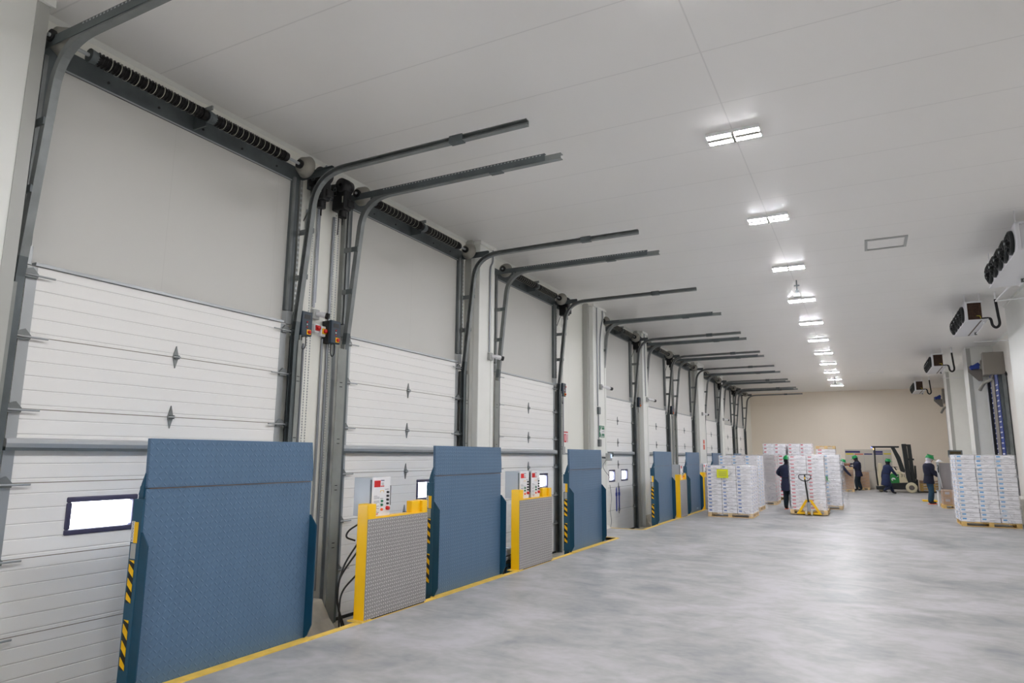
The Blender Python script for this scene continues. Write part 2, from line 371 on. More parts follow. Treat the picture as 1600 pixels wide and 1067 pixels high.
# pilasters of the left wall
PIL = [(1.55, 2.48), (9.03, 9.5), (14.13, 14.93), (17.95, 18.38), (24.95, 25.95), (29.32, 29.85)]
PW = ['beside the nearest dock door', 'between the second and third dock doors', 'before the fourth dock door, carrying the green sign',
      'between the fourth and fifth dock doors', 'after the sixth dock door', 'after the seventh dock door']
for i, (a, c) in enumerate(PIL):
    z0 = PIT if i in (1, 3, 5) else 0
    e = empty('wall_pilaster', (0, 0, 0)); S(e, 'white clad wall pilaster ' + PW[i])
    mb().box(XW, XP, a, c, z0, CEIL, m_pil).build('pilaster_face', e, .012, 2)
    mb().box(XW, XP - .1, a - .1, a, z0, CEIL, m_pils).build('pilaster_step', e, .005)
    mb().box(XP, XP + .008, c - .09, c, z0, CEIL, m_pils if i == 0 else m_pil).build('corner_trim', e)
    mb().box(XW, XP + .03, a - .03, c + .03, CEIL - .06, CEIL, m_pil).build('cap_trim', e, .004)
# sanitary curbs at the wall base
def curb(y0, y1, xf, label):
    b = mb().prism([(xf - .25, 0), (xf + .16, 0), (xf + .13, .03), (xf + .04, .06), (xf, .16), (xf - .25, .16)], 1, y0, y1, m_curb)
    tag(b.build('wall_curb', None, .008, 2), label, 'curb')
curb(13.05, 14.68, XP + .01, 'white rounded curb at the wall base before the fourth dock door')
curb(25.2, 26.2, XP + .01, 'white rounded curb at the wall base after the sixth dock door')
curb(36.7, 39.1, XW + .05, 'white rounded curb at the wall base in the far left corner')
for k, (a, c, z) in enumerate([(5.36, 5.86, 'between the nearest and second dock doors'), (9.0, 9.55, 'under the pilaster between the second and third dock doors'), (17.9, 18.42, 'under the pilaster between the fourth and fifth dock doors')]):
    xb = XW if k == 0 else XP + .002
    b = mb().prism([(xb, PIT), (XP + .18, PIT), (XP + .06, PIT + .12), (XP - .06 if k == 0 else XP + .012, PIT + .3), (xb, PIT + .3)], 1, a, c, m_pit)
    tag(b.build('concrete_plinth', None, .01, 2), 'stained concrete plinth in the pit ' + z, 'plinth')
# yellow pit edges
for i, (a, c) in enumerate(PITS):
    b = mb().box(XE - .03, -4.37, a, c, -.06, .004, m_yelfl)
    if i == 0: b.box(-5.3, XE, c - .0, c + .07, -.05, .004, m_yelfl)
    if i == 1: b.box(-5.28, XE, a - .07, a + .0, -.05, .004, m_yelfl)
    tag(b.build('pit_edge', None), ['worn yellow steel edge of the pit by the three nearest doors', 'worn yellow steel edge of the pit by the fourth to sixth doors', 'worn yellow steel edge of the farthest pit'][i], 'curb angle')

# ------------------------------------------------------------------ dock doors
WIN = {i: ((.48, 1.05), (1.46, 2.03)) for i in range(9)}; WIN[1] = ((.34, .88), (1.53, 2.1)); WIN[3] = ((.54, .97), (1.44, 1.95)); WIN[2] = ((.45, 1.0), (1.50, 2.06))
XD = -5.455
def hinge(mbx, x, y, z, s=1.0):
    mbx.prism([(y - .028 * s, z), (y, z + .1 * s), (y + .028 * s, z), (y, z - .1 * s)], 0, x, x + .012, m_galv)
    mbx.box(x, x + .03, y - .02 * s, y + .025 * s, z - .016, z + .016, m_galvd)
    mbx.cyl((x + .026, y - .03 * s, z), (x + .026, y + .035 * s, z), .008, m_galvl, 8)
for i, (a, c) in enumerate(DOORS):
    d = empty('door_%d' % (i + 1)); S(d, 'white sectional dock door, the %s of the row from the camera' % ORD[i])
    for k in range(6):
        z0, z1 = SEAMS[k] + .003, SEAMS[k + 1] - .003
        b = mb()
        if k == 2:
            w0, w1 = WIN[i]; zs = (.965, 1.245); ye = [a] + [a + v for v in w0 + w1] + [c]
            b.box(XD - .07, XD, a, c, z0, zs[0] + .02, m_door); b.box(XD - .07, XD, a, c, zs[1] - .02, z1, m_door)
            for j in (0, 2, 4): b.box(XD - .07, XD, ye[j] - (0 if j == 0 else .02), ye[j + 1] + (0 if j == 4 else .02), zs[0] + .02, zs[1] - .02, m_door)
        else: b.box(XD - .07, XD, a, c, z0, z1, m_door)
        b.build('door_section', d)
    b = mb()
    for z in SEAMS[1:-1]: b.box(XD - .04, XD - .004, a, c, z - .004, z + .004, m_gap)
    b.build('joint_seal', d)
    for y0, y1 in WIN[i]:
        b = mb(); y0 += a; y1 += a; z0, z1, t = .962, 1.248, .042
        x0, x1 = XD - .05, XD + .012
        b.box(x0, x1, y0, y1, z0, z0 + t, m_dkframe); b.box(x0, x1, y0, y1, z1 - t, z1, m_dkframe)
        b.box(x0, x1, y0, y0 + t, z0 + t, z1 - t, m_dkframe); b.box(x0, x1, y1 - t, y1, z0 + t, z1 - t, m_dkframe)
        f = b.build('window_frame', d, .01, 2)
        mb().box(XD - .03, XD - .024, y0 + t, y1 - t, z0 + t, z1 - t, m_pane).build('pane', f)
    # strut across the door
    mb().prism([(XD, 1.605), (XD + .05, 1.62), (XD + .055, 1.65), (XD + .05, 1.68), (XD, 1.69)], 1, a - .01, c + .01, m_galvl).build('strut', d)
    mb().box(XD, XD + .05, a - .01, c + .01, 1.598, 1.625, m_galvd).build('strut', d)
    mb().box(XD - .05, XD + .015, a, c, -.275, -.235, m_black).build('bottom_seal', d)
    mb().box(XD - .04, XD + .02, a + .05, c - .05, 2.97, 2.995, m_galvl).build('top_rail', d)
    for s, y in ((1, a), (-1, c)):
        mb().box(XD, XD + .004, y, y + s * .075, -.23, 2.96, m_galvl).build('end_stile', d)
    yc = (a + c) / 2
    for z in SEAMS[1:-1]:
        h = mb(); hinge(h, XD, yc, z); h.build('hinge', d)
    for y, s in ((a, 1), (c, -1)):
        for z in SEAMS[1:]:
            h = mb(); zz = z - (.07 if z > 2.9 else 0)
            h.prism([(y - s * .02, zz - .03), (y + s * .07, zz - .03), (y + s * .075, zz), (y + s * .03, zz + .05), (y - s * .02, zz + .03)], 0, XD, XD + .03, m_galv)
            h.cyl((XD + .035, y + s * .19, zz - .01), (XD + .035, y - s * .05, zz - .01), .008, m_galvl, 8)
            h.cyl((XD + .035, y - s * .07, zz - .01), (XD + .035, y - s * .035, zz - .01), .025, m_galvd, 10)
            h.build('roller_hinge', d)

def track_path(y):
    """vertical, then leaning away from the wall, then curved into the horizontal run"""
    p = [(-5.40, y, PIT + .01), (-5.40, y, 2.85), (-5.385, y, 3.0), (-5.25, y, 4.3)]
    x0, z0, x1, z1 = -5.25, 4.3, -4.78, 4.655
    n = 10
    for k in range(1, n + 1):
        t = k / n   # quadratic curve with control point
        cx, cz = -5.205, 4.66
        p.append(((1 - t) ** 2 * x0 + 2 * t * (1 - t) * cx + t * t * x1, y, (1 - t) ** 2 * z0 + 2 * t * (1 - t) * cz + t * t * z1))
    return p + [(-4.0, y, 4.66), (-2.6, y, 4.665)]
def cprof(s):   # C channel opening towards the door (s = side)
    w, h, t = .03, .03, .007
    return [(-s * w * .0 + s * w, -h), (s * w, -h + t), (-s * w + s * t, -h + t), (-s * w + s * t, h - t), (s * w, h - t), (s * w, h), (-s * w, h), (-s * w, -h)]
OPER = {0: 1, 1: -1, 2: 1, 3: 1, 4: 1, 6: 1, 7: 1}
for i, (a, c) in enumerate(DOORS):
    for s, yd, side in ((-1, a, 'left'), (1, c, 'right')):
        y = yd + s * .075
        e = empty('door_track'); tag(e, 'curved galvanized lift track on the %s side of the %s dock door' % (side, ORD[i]), 'track', 'galvanized lift tracks of the dock doors')
        path = track_path(y); lo, hi = path[:3], path[2:]
        mb().sweepxz(lo, cprof(-s), m_galvd).build('vertical_rail', e)
        mb().sweepxz(path[2:15], cprof(-s), m_galv).build('curved_rail', e)
        mb().sweepxz([path[14]] + path[15:], cprof(-s), m_galv).build('horizontal_rail', e)
        # splice clip
        mb().box(-3.45, -3.3, y - .036, y + .036, 4.625, 4.7, m_galvd).build('splice_clip', e)
        # angle bolted to the wall
        g = y + s * .045
        mb().box(XW if s > 0 else -5.42, -5.36, g, g + s * .012, PIT, 2.86, m_stone).box(XW, -5.505, g, g + s * .05, PIT, 2.86, m_galvl).build('wall_angle', e)
        gy0, gy1 = sorted((y + s * .02, y + s * .16 if s < 0 else y + s * .07))
        b = mb().box(-5.366, -5.358, gy0, gy1, PIT, 2.8, m_stone)
        for z in (.55, 1.18, 1.2 + .5, 2.35):
            for q in (0, .05): b.box(-5.358, -5.355, (gy0 + gy1) / 2 - .02, (gy0 + gy1) / 2 + .02, z + q, z + q + .008, m_black)
        b.build('guard_plate', e)
        # upper wall frame
        f0, f1 = sorted((yd - s * .02, yd + s * .07))
        b = mb().box(XW, -5.47, f0, f1, 3.12, 4.64, m_galvd).box(-5.47, -5.45, f0 + .0, f0 + .03, 3.12, 4.64, m_galv).box(XW, -5.46, yd + s * .085, yd + s * .12, 3.12, 4.64, m_stone)
        b.box(XW, -5.44, f0, f1, 2.97, 3.11, m_galvl); b.build('upper_frame', e)
        b = mb()
        if s > 0:
            b.box(-5.46, -5.459, yd + s * .088, yd + s * .117, 3.18, 4.58, m_stone)
            for k in range(24): b.box(-5.459, -5.456, yd + s * .09, yd + s * .115, 3.2 + k * .058, 3.225 + k * .058, m_galvl)
            b.build('punched_strip', e)
        for z in (3.5, 4.02):
            xx = -5.385 + (z - 3.0) * (.135 / 1.3)
            mb().box(XW + .01, xx, y + s * .03, y + s * .038, z - .03, z + .03, m_galv).box(xx - .06, xx + .03, y + s * .03, y + s * .045, z - .028, z + .028, m_galvd).build('bracket', e)
        # top angle carrying the rail
        xe = -2.78 if s < 0 else -5.0
        b = mb().box(XW + .01, xe, y + s * .031, y + s * .037, 4.64, 4.72, m_galvd).box(XW + .01, xe, y + s * .031, y - s * .0, 4.715, 4.72, m_galvd)
        if s < 0:
            k = -4.9
            while k < xe - .04: b.box(k, k + .018, y + s * .037, y + s * .039, 4.7, 4.712, m_galvl); k += .042
        b.build('top_angle', e)
    # counterbalance
    e = empty('torsion_spring_set'); tag(e, 'black torsion springs on their shaft above the %s dock door' % ORD[i], 'door spring', 'torsion springs above the dock doors')
    zs, xs, yc = 4.725, -5.3, (a + c) / 2
    mb().box(XW + .014, -5.49, a - .12, c + .12, 4.6, 4.78, m_galvd).box(-5.49, -5.485, a - .02, c + .02, 4.6, 4.612, m_galvl).build('header_beam', e)
    b = mb()
    for k in range(5):
        yy = a + .45 + k * (c - a - .7) / 4; b.cyl((-5.49, yy, 4.68), (-5.483, yy, 4.68), .012, m_black, 8)
    b.build('bolt_hole', e)
    mb().cyl((xs, a - .14, zs), (xs, c + .22, zs), .016, m_galvl, 10).build('shaft', e)
    for y0, y1 in ((a + .2, yc - .045), (yc + .045, c - .32)):
        b = mb(); n = 14
        b.cyl((xs, y0, zs), (xs, y1, zs), .05, m_spring, 16)
        seg = (y1 - y0) / (n - 1)
        hel = [(xs + .052 * math.cos(t * .9), y0 + .03 + (y1 - y0 - .06) * t / 220, zs + .052 * math.sin(t * .9)) for t in range(221)]
        b.tube(hel, .008, m_spring, 5)
        b.build('spring', e)
        b = mb()
        for k in range(1, n - 2):
            yy = y0 + .05 + k * (y1 - y0 - .1) / (n - 2)
            b.lathe((xs, yy, zs), [(.0605, -.003), (.062, 0), (.0605, .003)], m_mark, 16, 'y')
        b.build('paint_mark', e)
        for yy, q in ((y0, -1), (y1, 1)):
            mb().cyl((xs, yy - .03, zs), (xs, yy + .03, zs), .058, m_spring if q > 0 else m_galvd, 14, .05).build('spring_cone', e)
    mb().box(-5.49, xs - .01, yc - .006, yc + .006, 4.63, 4.82, m_galvd).cyl((xs, yc - .01, zs), (xs, yc + .01, zs), .06, m_galvd, 14).box(xs - .02, xs + .06, yc - .008, yc + .008, 4.78, 4.82, m_galv).build('centre_bracket', e)
    for yy in (a - .05, c - .04):
        b = mb(); b.lathe((xs, yy, zs), [(.03, -.05), (.085, -.045), (.105, .0), (.125, .04), (.118, .055), (.03, .055)], m_cast, 24, 'y')
        b.cyl((xs, yy - .075, zs), (xs, yy - .04, zs), .05, m_black, 14); b.build('cable_drum', e)
    if i in OPER:
        s = OPER[i]; y = (c + .3) if s > 0 else (a - .3)
        o = empty('door_operator'); tag(o, 'black door operator at the %s end of the %s dock door springs' % ('right' if s > 0 else 'left', ORD[i]), 'door motor', 'black electric operators of the dock doors')
        mb().box(XW, -5.46, y - .06, y + .09, 4.6, 4.78, m_galvd).build('mounting_plate', o)
        mb().box(-5.46, -5.26, y - .07, y + .06, 4.44, 4.7, m_black).box(-5.44, -5.24, y - .02, y + .1, 4.48, 4.58, m_black).build('gearbox', o, .02, 2)
        mb().lathe((-5.32, y - .01, 4.74), [(.02, -.08), (.085, -.075), (.09, 0), (.085, .075), (.02, .08)], m_black, 20, 'y').build('chain_wheel', o)
        mb().box(-5.46, -5.38, y - .09, y - .07, 4.62, 4.76, m_black).lathe((-5.4, y - .09, 4.69), [(.012, 0), (.03, -.002), (.03, .002)], m_galvd, 14, 'y').box(-5.3, -5.285, y - .071, y - .068, 4.52, 4.6, m_mark).build('switch_cap', o)
        mb().cyl((-5.34, y, 4.36), (-5.34, y, 4.46), .05, m_black, 14).cyl((-5.36, y + .02, 4.28), (-5.36, y + .02, 4.37), .01, m_black, 8).build('motor', o)
        mb().tube(bez([(-5.42, y, 4.5), (-5.46, y - s * .06, 4.35), (-5.5, y - s * .1, 4.2)], 5), .006, m_cable, 6).build('cable', o)
        if i < 4:
            b = mb()
            for q in (-.02, .03):
                k = 0; z = 4.4
                while z > .9:
                    b.cyl((-5.42, y + q + .0, z), (-5.42, y + q, z - .018), .0055, m_galvl, 5); z -= .03
            b.cyl((-5.42, y - .02, .89), (-5.42, y + .03, .89), .0055, m_galvl, 5)
            tag(b.build('hand_chain'), 'thin beaded hand chain hanging from the operator of the %s dock door' % ORD[i], 'chain', 'hand chains of the door operators')

# ------------------------------------------------------------------ dock levellers, stored upright
LEV = [(3.08, 4.67), (6.66, 8.27), (10.7, 12.27), (15.93, 17.5), (19.2, 20.8), (22.85, 24.4), (27.0, 28.6)]
LW = ['standing before the nearest dock door, largest in view', 'standing before the second dock door, between the two silver guards', 'standing before the third dock door, beyond the second silver guard',
      'standing just past the fourth dock door, before the third yellow post', 'standing between the third and fourth yellow posts', 'seen above the nearest wrapped pallet', 'almost hidden behind the wrapped pallets']
def stripes(b, x0, x1, y, z0, z1, n=4):
    """diagonal hazard tape on a face looking towards -y"""
    b.box(x0, x1, y - .002, y, z0, z1, m_black)
    h = (z1 - z0) / n; wd = x1 - x0
    for k in range(n + 1):
        z = z0 + k * h - .02; pts = [(x0, z + h * .45), (x1, z), (x1, z + h * .5), (x0, z + h * .95)]
        cl = [(px, min(max(pz, z0), z1)) for px, pz in pts]
        if max(p[1] for p in cl) - min(p[1] for p in cl) > .012: b.prism(cl, 1, y - .004, y - .002, m_yel)
for i, (a, c) in enumerate(LEV):
    e = empty('dock_leveller'); tag(e, 'blue upright dock leveller ' + LW[i], 'dock leveller', 'blue dock levellers stored upright')
    XF = -4.47
    d = mb().prism([(XF, .008), (XF, 1.34), (XF - .012, 1.34), (XF - .012, .008)], 1, a, c, m_blue)
    d.build('deck', e)
    t = .03
    L = mb(); pts = [(a, 1.345), (c + .012, 1.345), (c + .015, 1.45), (c - .012, 1.69), (a - .008, 1.69), (a, 1.4)]
    L.prism(pts, 0, XF - .03, XF + .004, m_blue); L.build('lip', e, .003)
    mb().box(XF - .002, XF + .0055, a + .02, c - .02, 1.341, 1.3435, m_rust).build('weld_seam', e)
    b = mb()
    for y in (a + .004, c - .034): b.prism([(XF - .012, .0), (XF - .012, 1.3), (XF - .09, 1.3), (XF - .1, 1.1), (XF - .1, .0)], 1, y, y + .03, m_blueside)
    for k in range(4): y = a + .3 + k * (c - a - .6) / 3; b.box(XF - .09, XF - .012, y, y + .02, .05, 1.25, m_blueside)
    b.box(XF - .1, XF - .012, a + .03, c - .03, 0, .06, m_blueside).build('frame_beam', e, .003)
    mb().cyl((XF - .04, a - .01, 1.345), (XF - .04, c + .01, 1.345), .022, m_blueside, 10).prism([(XF - .02, 1.28), (XF - .02, 1.45), (XF - .05, 1.38), (XF - .075, 1.3)], 1, a - .008, a + .01, m_blueside).build('lip_hinge', e)
    for s, y in ((-1, a - .012), (1, c + .002)):
        x1 = XF + .085
        mb().prism([(XF - .05, .12), (XF - .0, .0), (XF + .04, .03), (x1, .12), (x1, .96), (XF + .01, 1.05), (XF - .05, 1.05)] if s > 0 else
                   [(XF - .0, .0), (XF + .03, .0), (x1, .1), (x1, .96), (XF + .01, 1.05), (XF - .0, 1.05)], 1, y, y + .01, m_toe).build('toe_guard', e, .002)
    # side lamella with tape
    ys = a - .016; xs0, xs1 = XF - .105, XF - .002
    mb().box(xs0, xs1, ys, ys + .02, .02, 1.27, m_blueside).build('side_plate', e, .002)
    x0, x1 = xs0 + .018, xs0 + .07
    b = mb(); stripes(b, x0, x1, ys - .0, .15, .47, 3); b.build('hazard_tape', e)
    b = mb(); stripes(b, x0, x1, ys - .0, .58, .86, 3); b.build('hazard_tape', e)
    mb().box(x0, x1, ys - .003, ys, .87, .97, m_labelg).build('grey_label', e)
    mb().box(x0 + .018, x1 + .006, ys - .003, ys, .975, 1.115, m_yel).build('yellow_label', e)
    lb = mb().box(x0 - .012, x0 + .018, ys - .0035, ys, .98, 1.12, m_label).build('white_label', e)
    if i < 4:
        mt = Matrix.Translation((x0 + .003, ys - .0042, 1.05)) @ Matrix(((0, 1, 0, 0), (0, 0, -1, 0), (-1, 0, 0, 0), (0, 0, 0, 1)))
        text('NORDOCK', .027, m_labeltext, mt, 'lettering', lb, .0004)
    mb().cyl((XF - .075, a + .5, PIT), (XF - .075, a + .5, .5), .03, m_fblack, 12).cyl((XF - .075, a + .5, .45), (XF - .075, a + .5, .9), .017, m_galvl, 10).build('lift_cylinder', e)
    mb().box(-4.58, -4.475, a + .02, c - .02, PIT, .005, m_blueside).build('pivot_plate', e)
    mb().box(-4.372, -4.468, a - .04, c + .04, .004, .008, m_yelfl).build('threshold', e)

# ------------------------------------------------------------------ guards with tread plate, control cabinets
GU = [(5.375, 6.40), (8.67, 9.78), (18.0, 18.72), (21.05, 21.8)]
GW = ['nearest to the camera', 'second from the camera, carrying two cabinets', 'third from the camera, just before the fifth door', 'farthest, half hidden by a wrapped pallet']
for i, (a, c) in enumerate(GU):
    e = empty('dock_guard'); tag(e, 'yellow framed silver tread-plate guard, ' + GW[i], 'guard', 'silver tread-plate guards on yellow frames')
    xf, xb = -4.385, -4.515; k = 1.0 if i < 2 else 1.5
    mb().box(xb, xf, a, a + .13 * k, .0, 1.1, m_yel).build('post', e, .008, 2)
    mb().box(xb, xf, c - .1 * k, c, .0, 1.09, m_yel).box(xb + .03, xb + .1, c - .26, c - .1 * k + .001, .955, 1.09, m_yel).build('post', e, .008, 2)
    mb().box(xb + .01, xf - .001, a + .12 * k, c - .09 * k, .945, .968, m_yel).box(xb + .01, xf - .01, a + .12 * k, c - .09 * k, .03, .1, m_yel).build('rail', e, .004)
    p = mb().box(xf, xf + .008, a + .0, c + .0, .016, .955, m_alu); p.build('tread_plate', e)
    mb().box(xb - .03, xf + .02, a - .05, a + .1, .0, .012, m_yelfl).build('foot_plate', e)
    mb().box(xf - .01, xf + .004, a + .1, c - .02, .0, .016, m_black).build('rubber_seal', e)
def cabinet(y, i, lab, big=True):
    e = empty('control_cabinet', (-4.43, y, .968)); tag(e, lab, 'control box', 'grey control cabinets on the yellow guards')
    wy, hz, dx = .275, .385, .25
    mb().box(-dx, -.02, 0, wy, 0, hz, m_grey).build('cabinet_body', e, .006, 2)
    mb().box(-.02, 0, -.004, wy + .004, -.0, hz + .002, m_white).build('cabinet_door', e, .004)
    mb().box(-.035, -.018, -.01, .0, .08, hz - .02, m_galvd).build('hinge_strip', e)
    mb().box(-.016, -.004, wy + .003, wy + .018, .1, .3, m_black).build('lock_bar', e)
    mb().box(0, .0035, .012, .11, hz - .095, hz - .03, m_red).build('red_sign', e, .001)
    b = mb(); b.box(0, .002, .115, .17, hz - .034, hz - .026, m_labeltext)
    for k in range(14):
        if k in (3, 7, 11): continue
        b.box(0, .0015, .015, .015 + (.085 if k % 3 else .05), .2 - k * .0125, .204 - k * .0125, m_print)
    for k in range(4): b.box(0, .0015, .125, .165, .33 - k * .008, .333 - k * .008, m_print)
    b.box(0, .0015, .19, .245, .262, .267, m_print); b.box(0, .0015, .115, .16, .172, .177, m_print)
    b.box(0, .002, .12, .142, .292, .302, m_red).box(0, .002, .148, .17, .292, .302, m_red).box(0, .002, .04, .085, .02, .028, m_red)
    b.box(0, .0015, .112, .117, .235, .255, m_yel).box(0, .0015, .165, .17, .235, .255, m_yel).box(0, .0015, .112, .17, .251, .255, m_yel)
    b.build('printed_legend', e)
    def knob(yy, zz, r, m, l=.018):
        k = mb(); k.lathe((0, yy, zz), [(.001, l), (r * .9, l), (r, l * .7), (r, 0)], m, 14, 'x'); k.build('push_button', e)
    for k in range(4): knob(.225, .235 - .038 * k, .011, m_black, .022)
    knob(.135, .15, .012, m_green); knob(.135, .112, .012, m_green); knob(.135, .066, .013, m_orange)
    knob(.225, .075, .02, m_red, .03)
    return e
cabinet(5.50, 0, 'grey control cabinet with push buttons on the guard nearest to the camera')
cabinet(8.79, 1, 'left one of two push-button cabinets on the second guard')
cabinet(9.16, 1, 'right one of two push-button cabinets on the second guard')
cabinet(18.3, 2, 'small grey cabinet with red sign on the third guard')
cabinet(21.22, 3, 'left one of two cabinets on the farthest guard, behind the wrapped pallet')
cabinet(21.55, 3, 'right one of two cabinets on the farthest guard, behind the wrapped pallet')
def cables(pts, lab):
    b = mb()
    for p in pts: b.tube(bez(p, 8), .009, m_cable, 8)
    tag(b.build('hydraulic_hoses'), lab, 'hoses')
cables([[(-4.55, 5.48, .75), (-4.62, 5.33, .5), (-4.62, 5.26, .25), (-4.6, 5.3, .0), (-4.56, 5.36, -.25)], [(-4.57, 5.5, .66), (-4.66, 5.34, .4), (-4.65, 5.29, .2), (-4.62, 5.36, -.04), (-4.58, 5.44, -.25)],
        [(-4.6, 5.5, .4), (-4.68, 5.4, .25), (-4.66, 5.34, .08), (-4.62, 5.32, -.25)], [(-4.56, 5.46, .9), (-4.6, 5.36, .84), (-4.6, 5.33, .78), (-4.57, 5.42, .74)]], 'loops of black hydraulic hose behind the post of the nearest guard')
cables([[(-4.57, 8.85, .2), (-4.62, 8.66, .15), (-4.62, 8.6, .0), (-4.6, 8.62, -.25)], [(-4.58, 8.86, .1), (-4.64, 8.72, .06), (-4.63, 8.68, -.05), (-4.6, 8.74, -.25)], [(-4.6, 8.86, .02), (-4.66, 8.78, -.02), (-4.62, 8.8, -.25)]], 'black hydraulic hoses behind the post of the second guard')
for j, (yy, w_) in enumerate([(8.95, 'second'), (18.2, 'third')]):
    e = empty('hydraulic_pump', (-4.72, yy, PIT)); tag(e, 'hydraulic pump unit on the pit shelf behind the %s guard' % w_, 'pump')
    mb().box(-.1, .1, -.17, .17, .3, .34, m_blueside).box(-.09, .09, -.15, -.12, 0, .3, m_blueside).box(-.09, .09, .12, .15, 0, .3, m_blueside).build('bracket', e)
    mb().cyl((0, -.14, .44), (0, .12, .44), .095, m_galvl, 18).cyl((0, .12, .44), (0, .17, .44), .06, m_black, 14).build('motor', e)

# ------------------------------------------------------------------ door controllers, conduits, cameras and signs on the left wall
def controller(y, z, lab, mirror=1, sc_=1.0):
    e = empty('door_controller', (-5.37, y, z)); tag(e, lab, 'controller', 'dark door controllers')
    mb().box(-.15, -.04, -.075, .075, -.13, .13, m_black).build('back_box', e, .006)
    mb().box(-.04, 0, -.08, .08, -.135, .135, mat_ctrl).build('front_cover', e, .01, 2)
    mb().box(0, .002, -.045, .045, .05, .1, m_fblack).build('display', e)
    b = mb()
    for k, m in enumerate((m_red, m_white, m_red)): b.lathe((0, .0, .02 - .028 * k), [(.001, .005), (.008, .005), (.008, 0)], m, 10, 'x')
    b.build('key', e)
    mb().lathe((0, .03, -.09), [(.001, .02), (.02, .02), (.02, 0)], m_red, 14, 'x').box(0, .003, .0, .06, -.118, -.062, m_yel).build('emergency_stop', e)
    mb().tube(bez([(-.05, -.02, -.13), (-.04, -.03, -.24), (-.045, .0, -.28), (-.05, .04, -.24), (-.06, .05, -.12)], 5), .006, m_cable, 6).build('cable', e)
mat_ctrl = mat('dark_blue_controller_case', (26, 46, 62), .35)
controller(5.41, 3.0, 'dark blue door controller right of the nearest dock door')
controller(5.87, 2.98, 'dark blue door controller left of the second dock door, with yellow stop button')
controller(12.63, 2.9, 'dark door controller right of the third dock door')
controller(17.86, 3.02, 'black door controller between the fourth and fifth dock doors')
controller(21.43, 3.02, 'small door controller with yellow switch between the fifth and sixth dock doors')
for y, z, l in ((5.66, 3.0, 'red rotary switch on the wall between the two nearest dock doors'), (5.77, 2.98, 'yellow plate with red rotary switch beside the controller of the second dock door'), (12.83, 2.98, 'small red switch beside the controller of the third dock door')):
    e = empty('rotary_switch', (XW, y, z)); tag(e, l, 'switch')
    q = .035 if y < 5.7 else .045
    mb().box(0, .06, -q, q, -q - .015, q + .015, m_white).build('switch_box', e, .006)
    mb().box(.06, .075, -.03, .03, -.03, .03, m_yel if y > 5.7 else m_red).lathe((.075, 0, 0), [(.001, .025), (.022, .025), (.024, 0)], m_red, 16, 'x').build('knob', e)
def conduit(pts, lab, r=.013, m=None, group='thin metal conduits down the left wall'):
    tag(mb().tube(pts, r, m or m_conduit, 8).build('conduit'), lab, 'conduit', group)
X1 = XW + .02
for k, (y, zt, zb) in enumerate([(5.44, 4.35, 0.1), (5.50, 2.8, .1)]): conduit([(X1, y, zt), (X1, y, zb)], ['steel conduit just right of the nearest dock door track', 'steel conduit below the controller of the nearest dock door'][k])
conduit([(X1, 5.62, 4.42), (X1, 5.62, 3.24)], 'bright conduit down to the camera between the two nearest dock doors', .016)
conduit(bez([(X1, 5.7, 5.0), (X1, 5.7, 4.7), (X1, 5.66, 4.5), (X1, 5.64, 4.3), (X1, 5.64, 3.3)], 5), 'bent conduit from the ceiling between the two nearest dock doors')
conduit(bez([(X1, 5.79, 2.9), (X1, 5.79, 1.2), (X1, 5.76, .4), (X1, 5.66, .1), (X1, 5.64, -.05)], 6), 'long conduit running to the plinth between the two nearest dock doors')
conduit([(X1, 5.88, 4.4), (X1, 5.88, .1)], 'conduit beside the guard plate of the second dock door', .016)
X2 = XP + .018
conduit(bez([(X2, 9.42, 4.98), (X2, 9.42, 4.75), (X2, 9.34, 4.6), (X2, 9.34, 4.2), (X2, 9.34, 3.22)], 5), 'blue-grey conduit down the pilaster after the second dock door')
conduit([(X2, 14.33, 4.98), (X2, 14.33, 2.68)], 'conduit on the pilaster with the green sign, running to the upper grey box')
conduit(bez([(X2, 14.72, 4.98), (X2, 14.72, 4.75), (X2, 14.6, 4.5), (X2, 14.52, 4.1), (X2, 14.5, 3.2)], 5), 'bent conduit to the camera on the pilaster with the green sign')
conduit([(X2, 14.36, 2.55), (X2, 14.36, 1.95)], 'short conduit between the grey boxes left of the green sign')
conduit([(X2, 18.12, 4.98), (X2, 18.12, 3.2)], 'conduit on the pilaster between the fourth and fifth dock doors')
conduit([(XW + .02, 12.86, 2.9), (XW + .02, 12.86, 1.75)], 'conduit under the red switch beside the third dock door')
conduit([(XW + .02, 12.86, 1.66), (XW + .02, 12.98, 1.62), (XW + .02, 13.9, 1.62)], 'low horizontal conduit beside the third dock door')
for y, z, l in ((14.36, 2.58, 'upper grey junction box on the pilaster above the green sign'), (14.38, 1.86, 'lower grey socket box on the pilaster below the green sign')):
    e = empty('junction_box', (XP, y, z)); tag(e, l, 'junction box')
    mb().box(.0, .05, -.05, .06, -.08, .08, m_galvd).build('box_body', e, .005); mb().box(.05, .056, -.045, .055, -.075, .075, m_galv).build('box_lid', e)
tag(mb().box(XW, XW + .04, 12.8, 12.92, 1.6, 1.76, m_labelg).build('junction_box', None, .004), 'pale junction box low on the wall beside the third dock door', 'junction box')
def cctv(x, y, z, lab, s=1.0, dy=.12):
    e = empty('security_camera', (x, y, z)); tag(e, lab, 'camera', 'small security cameras on the left wall')
    mb().box(0, .05 * s, -.055 * s, .055 * s, -.06 * s, .06 * s, m_labelg).build('mount_box', e, .006)
    mb().cyl((.05 * s, 0, 0), (.1 * s, dy * .5, 0), .03 * s, m_white, 14).cyl((.1 * s, dy * .5, 0), (.16 * s, dy, -.02), .035 * s, m_white, 14).build('camera_body', e)
    mb().cyl((.155 * s, dy * .95, -.018), (.185 * s, dy * 1.25, -.026), .038 * s, m_black, 14).build('lens_hood', e)
cctv(XW, 5.65, 3.16, 'white security camera between the two nearest dock doors', .95, .05)
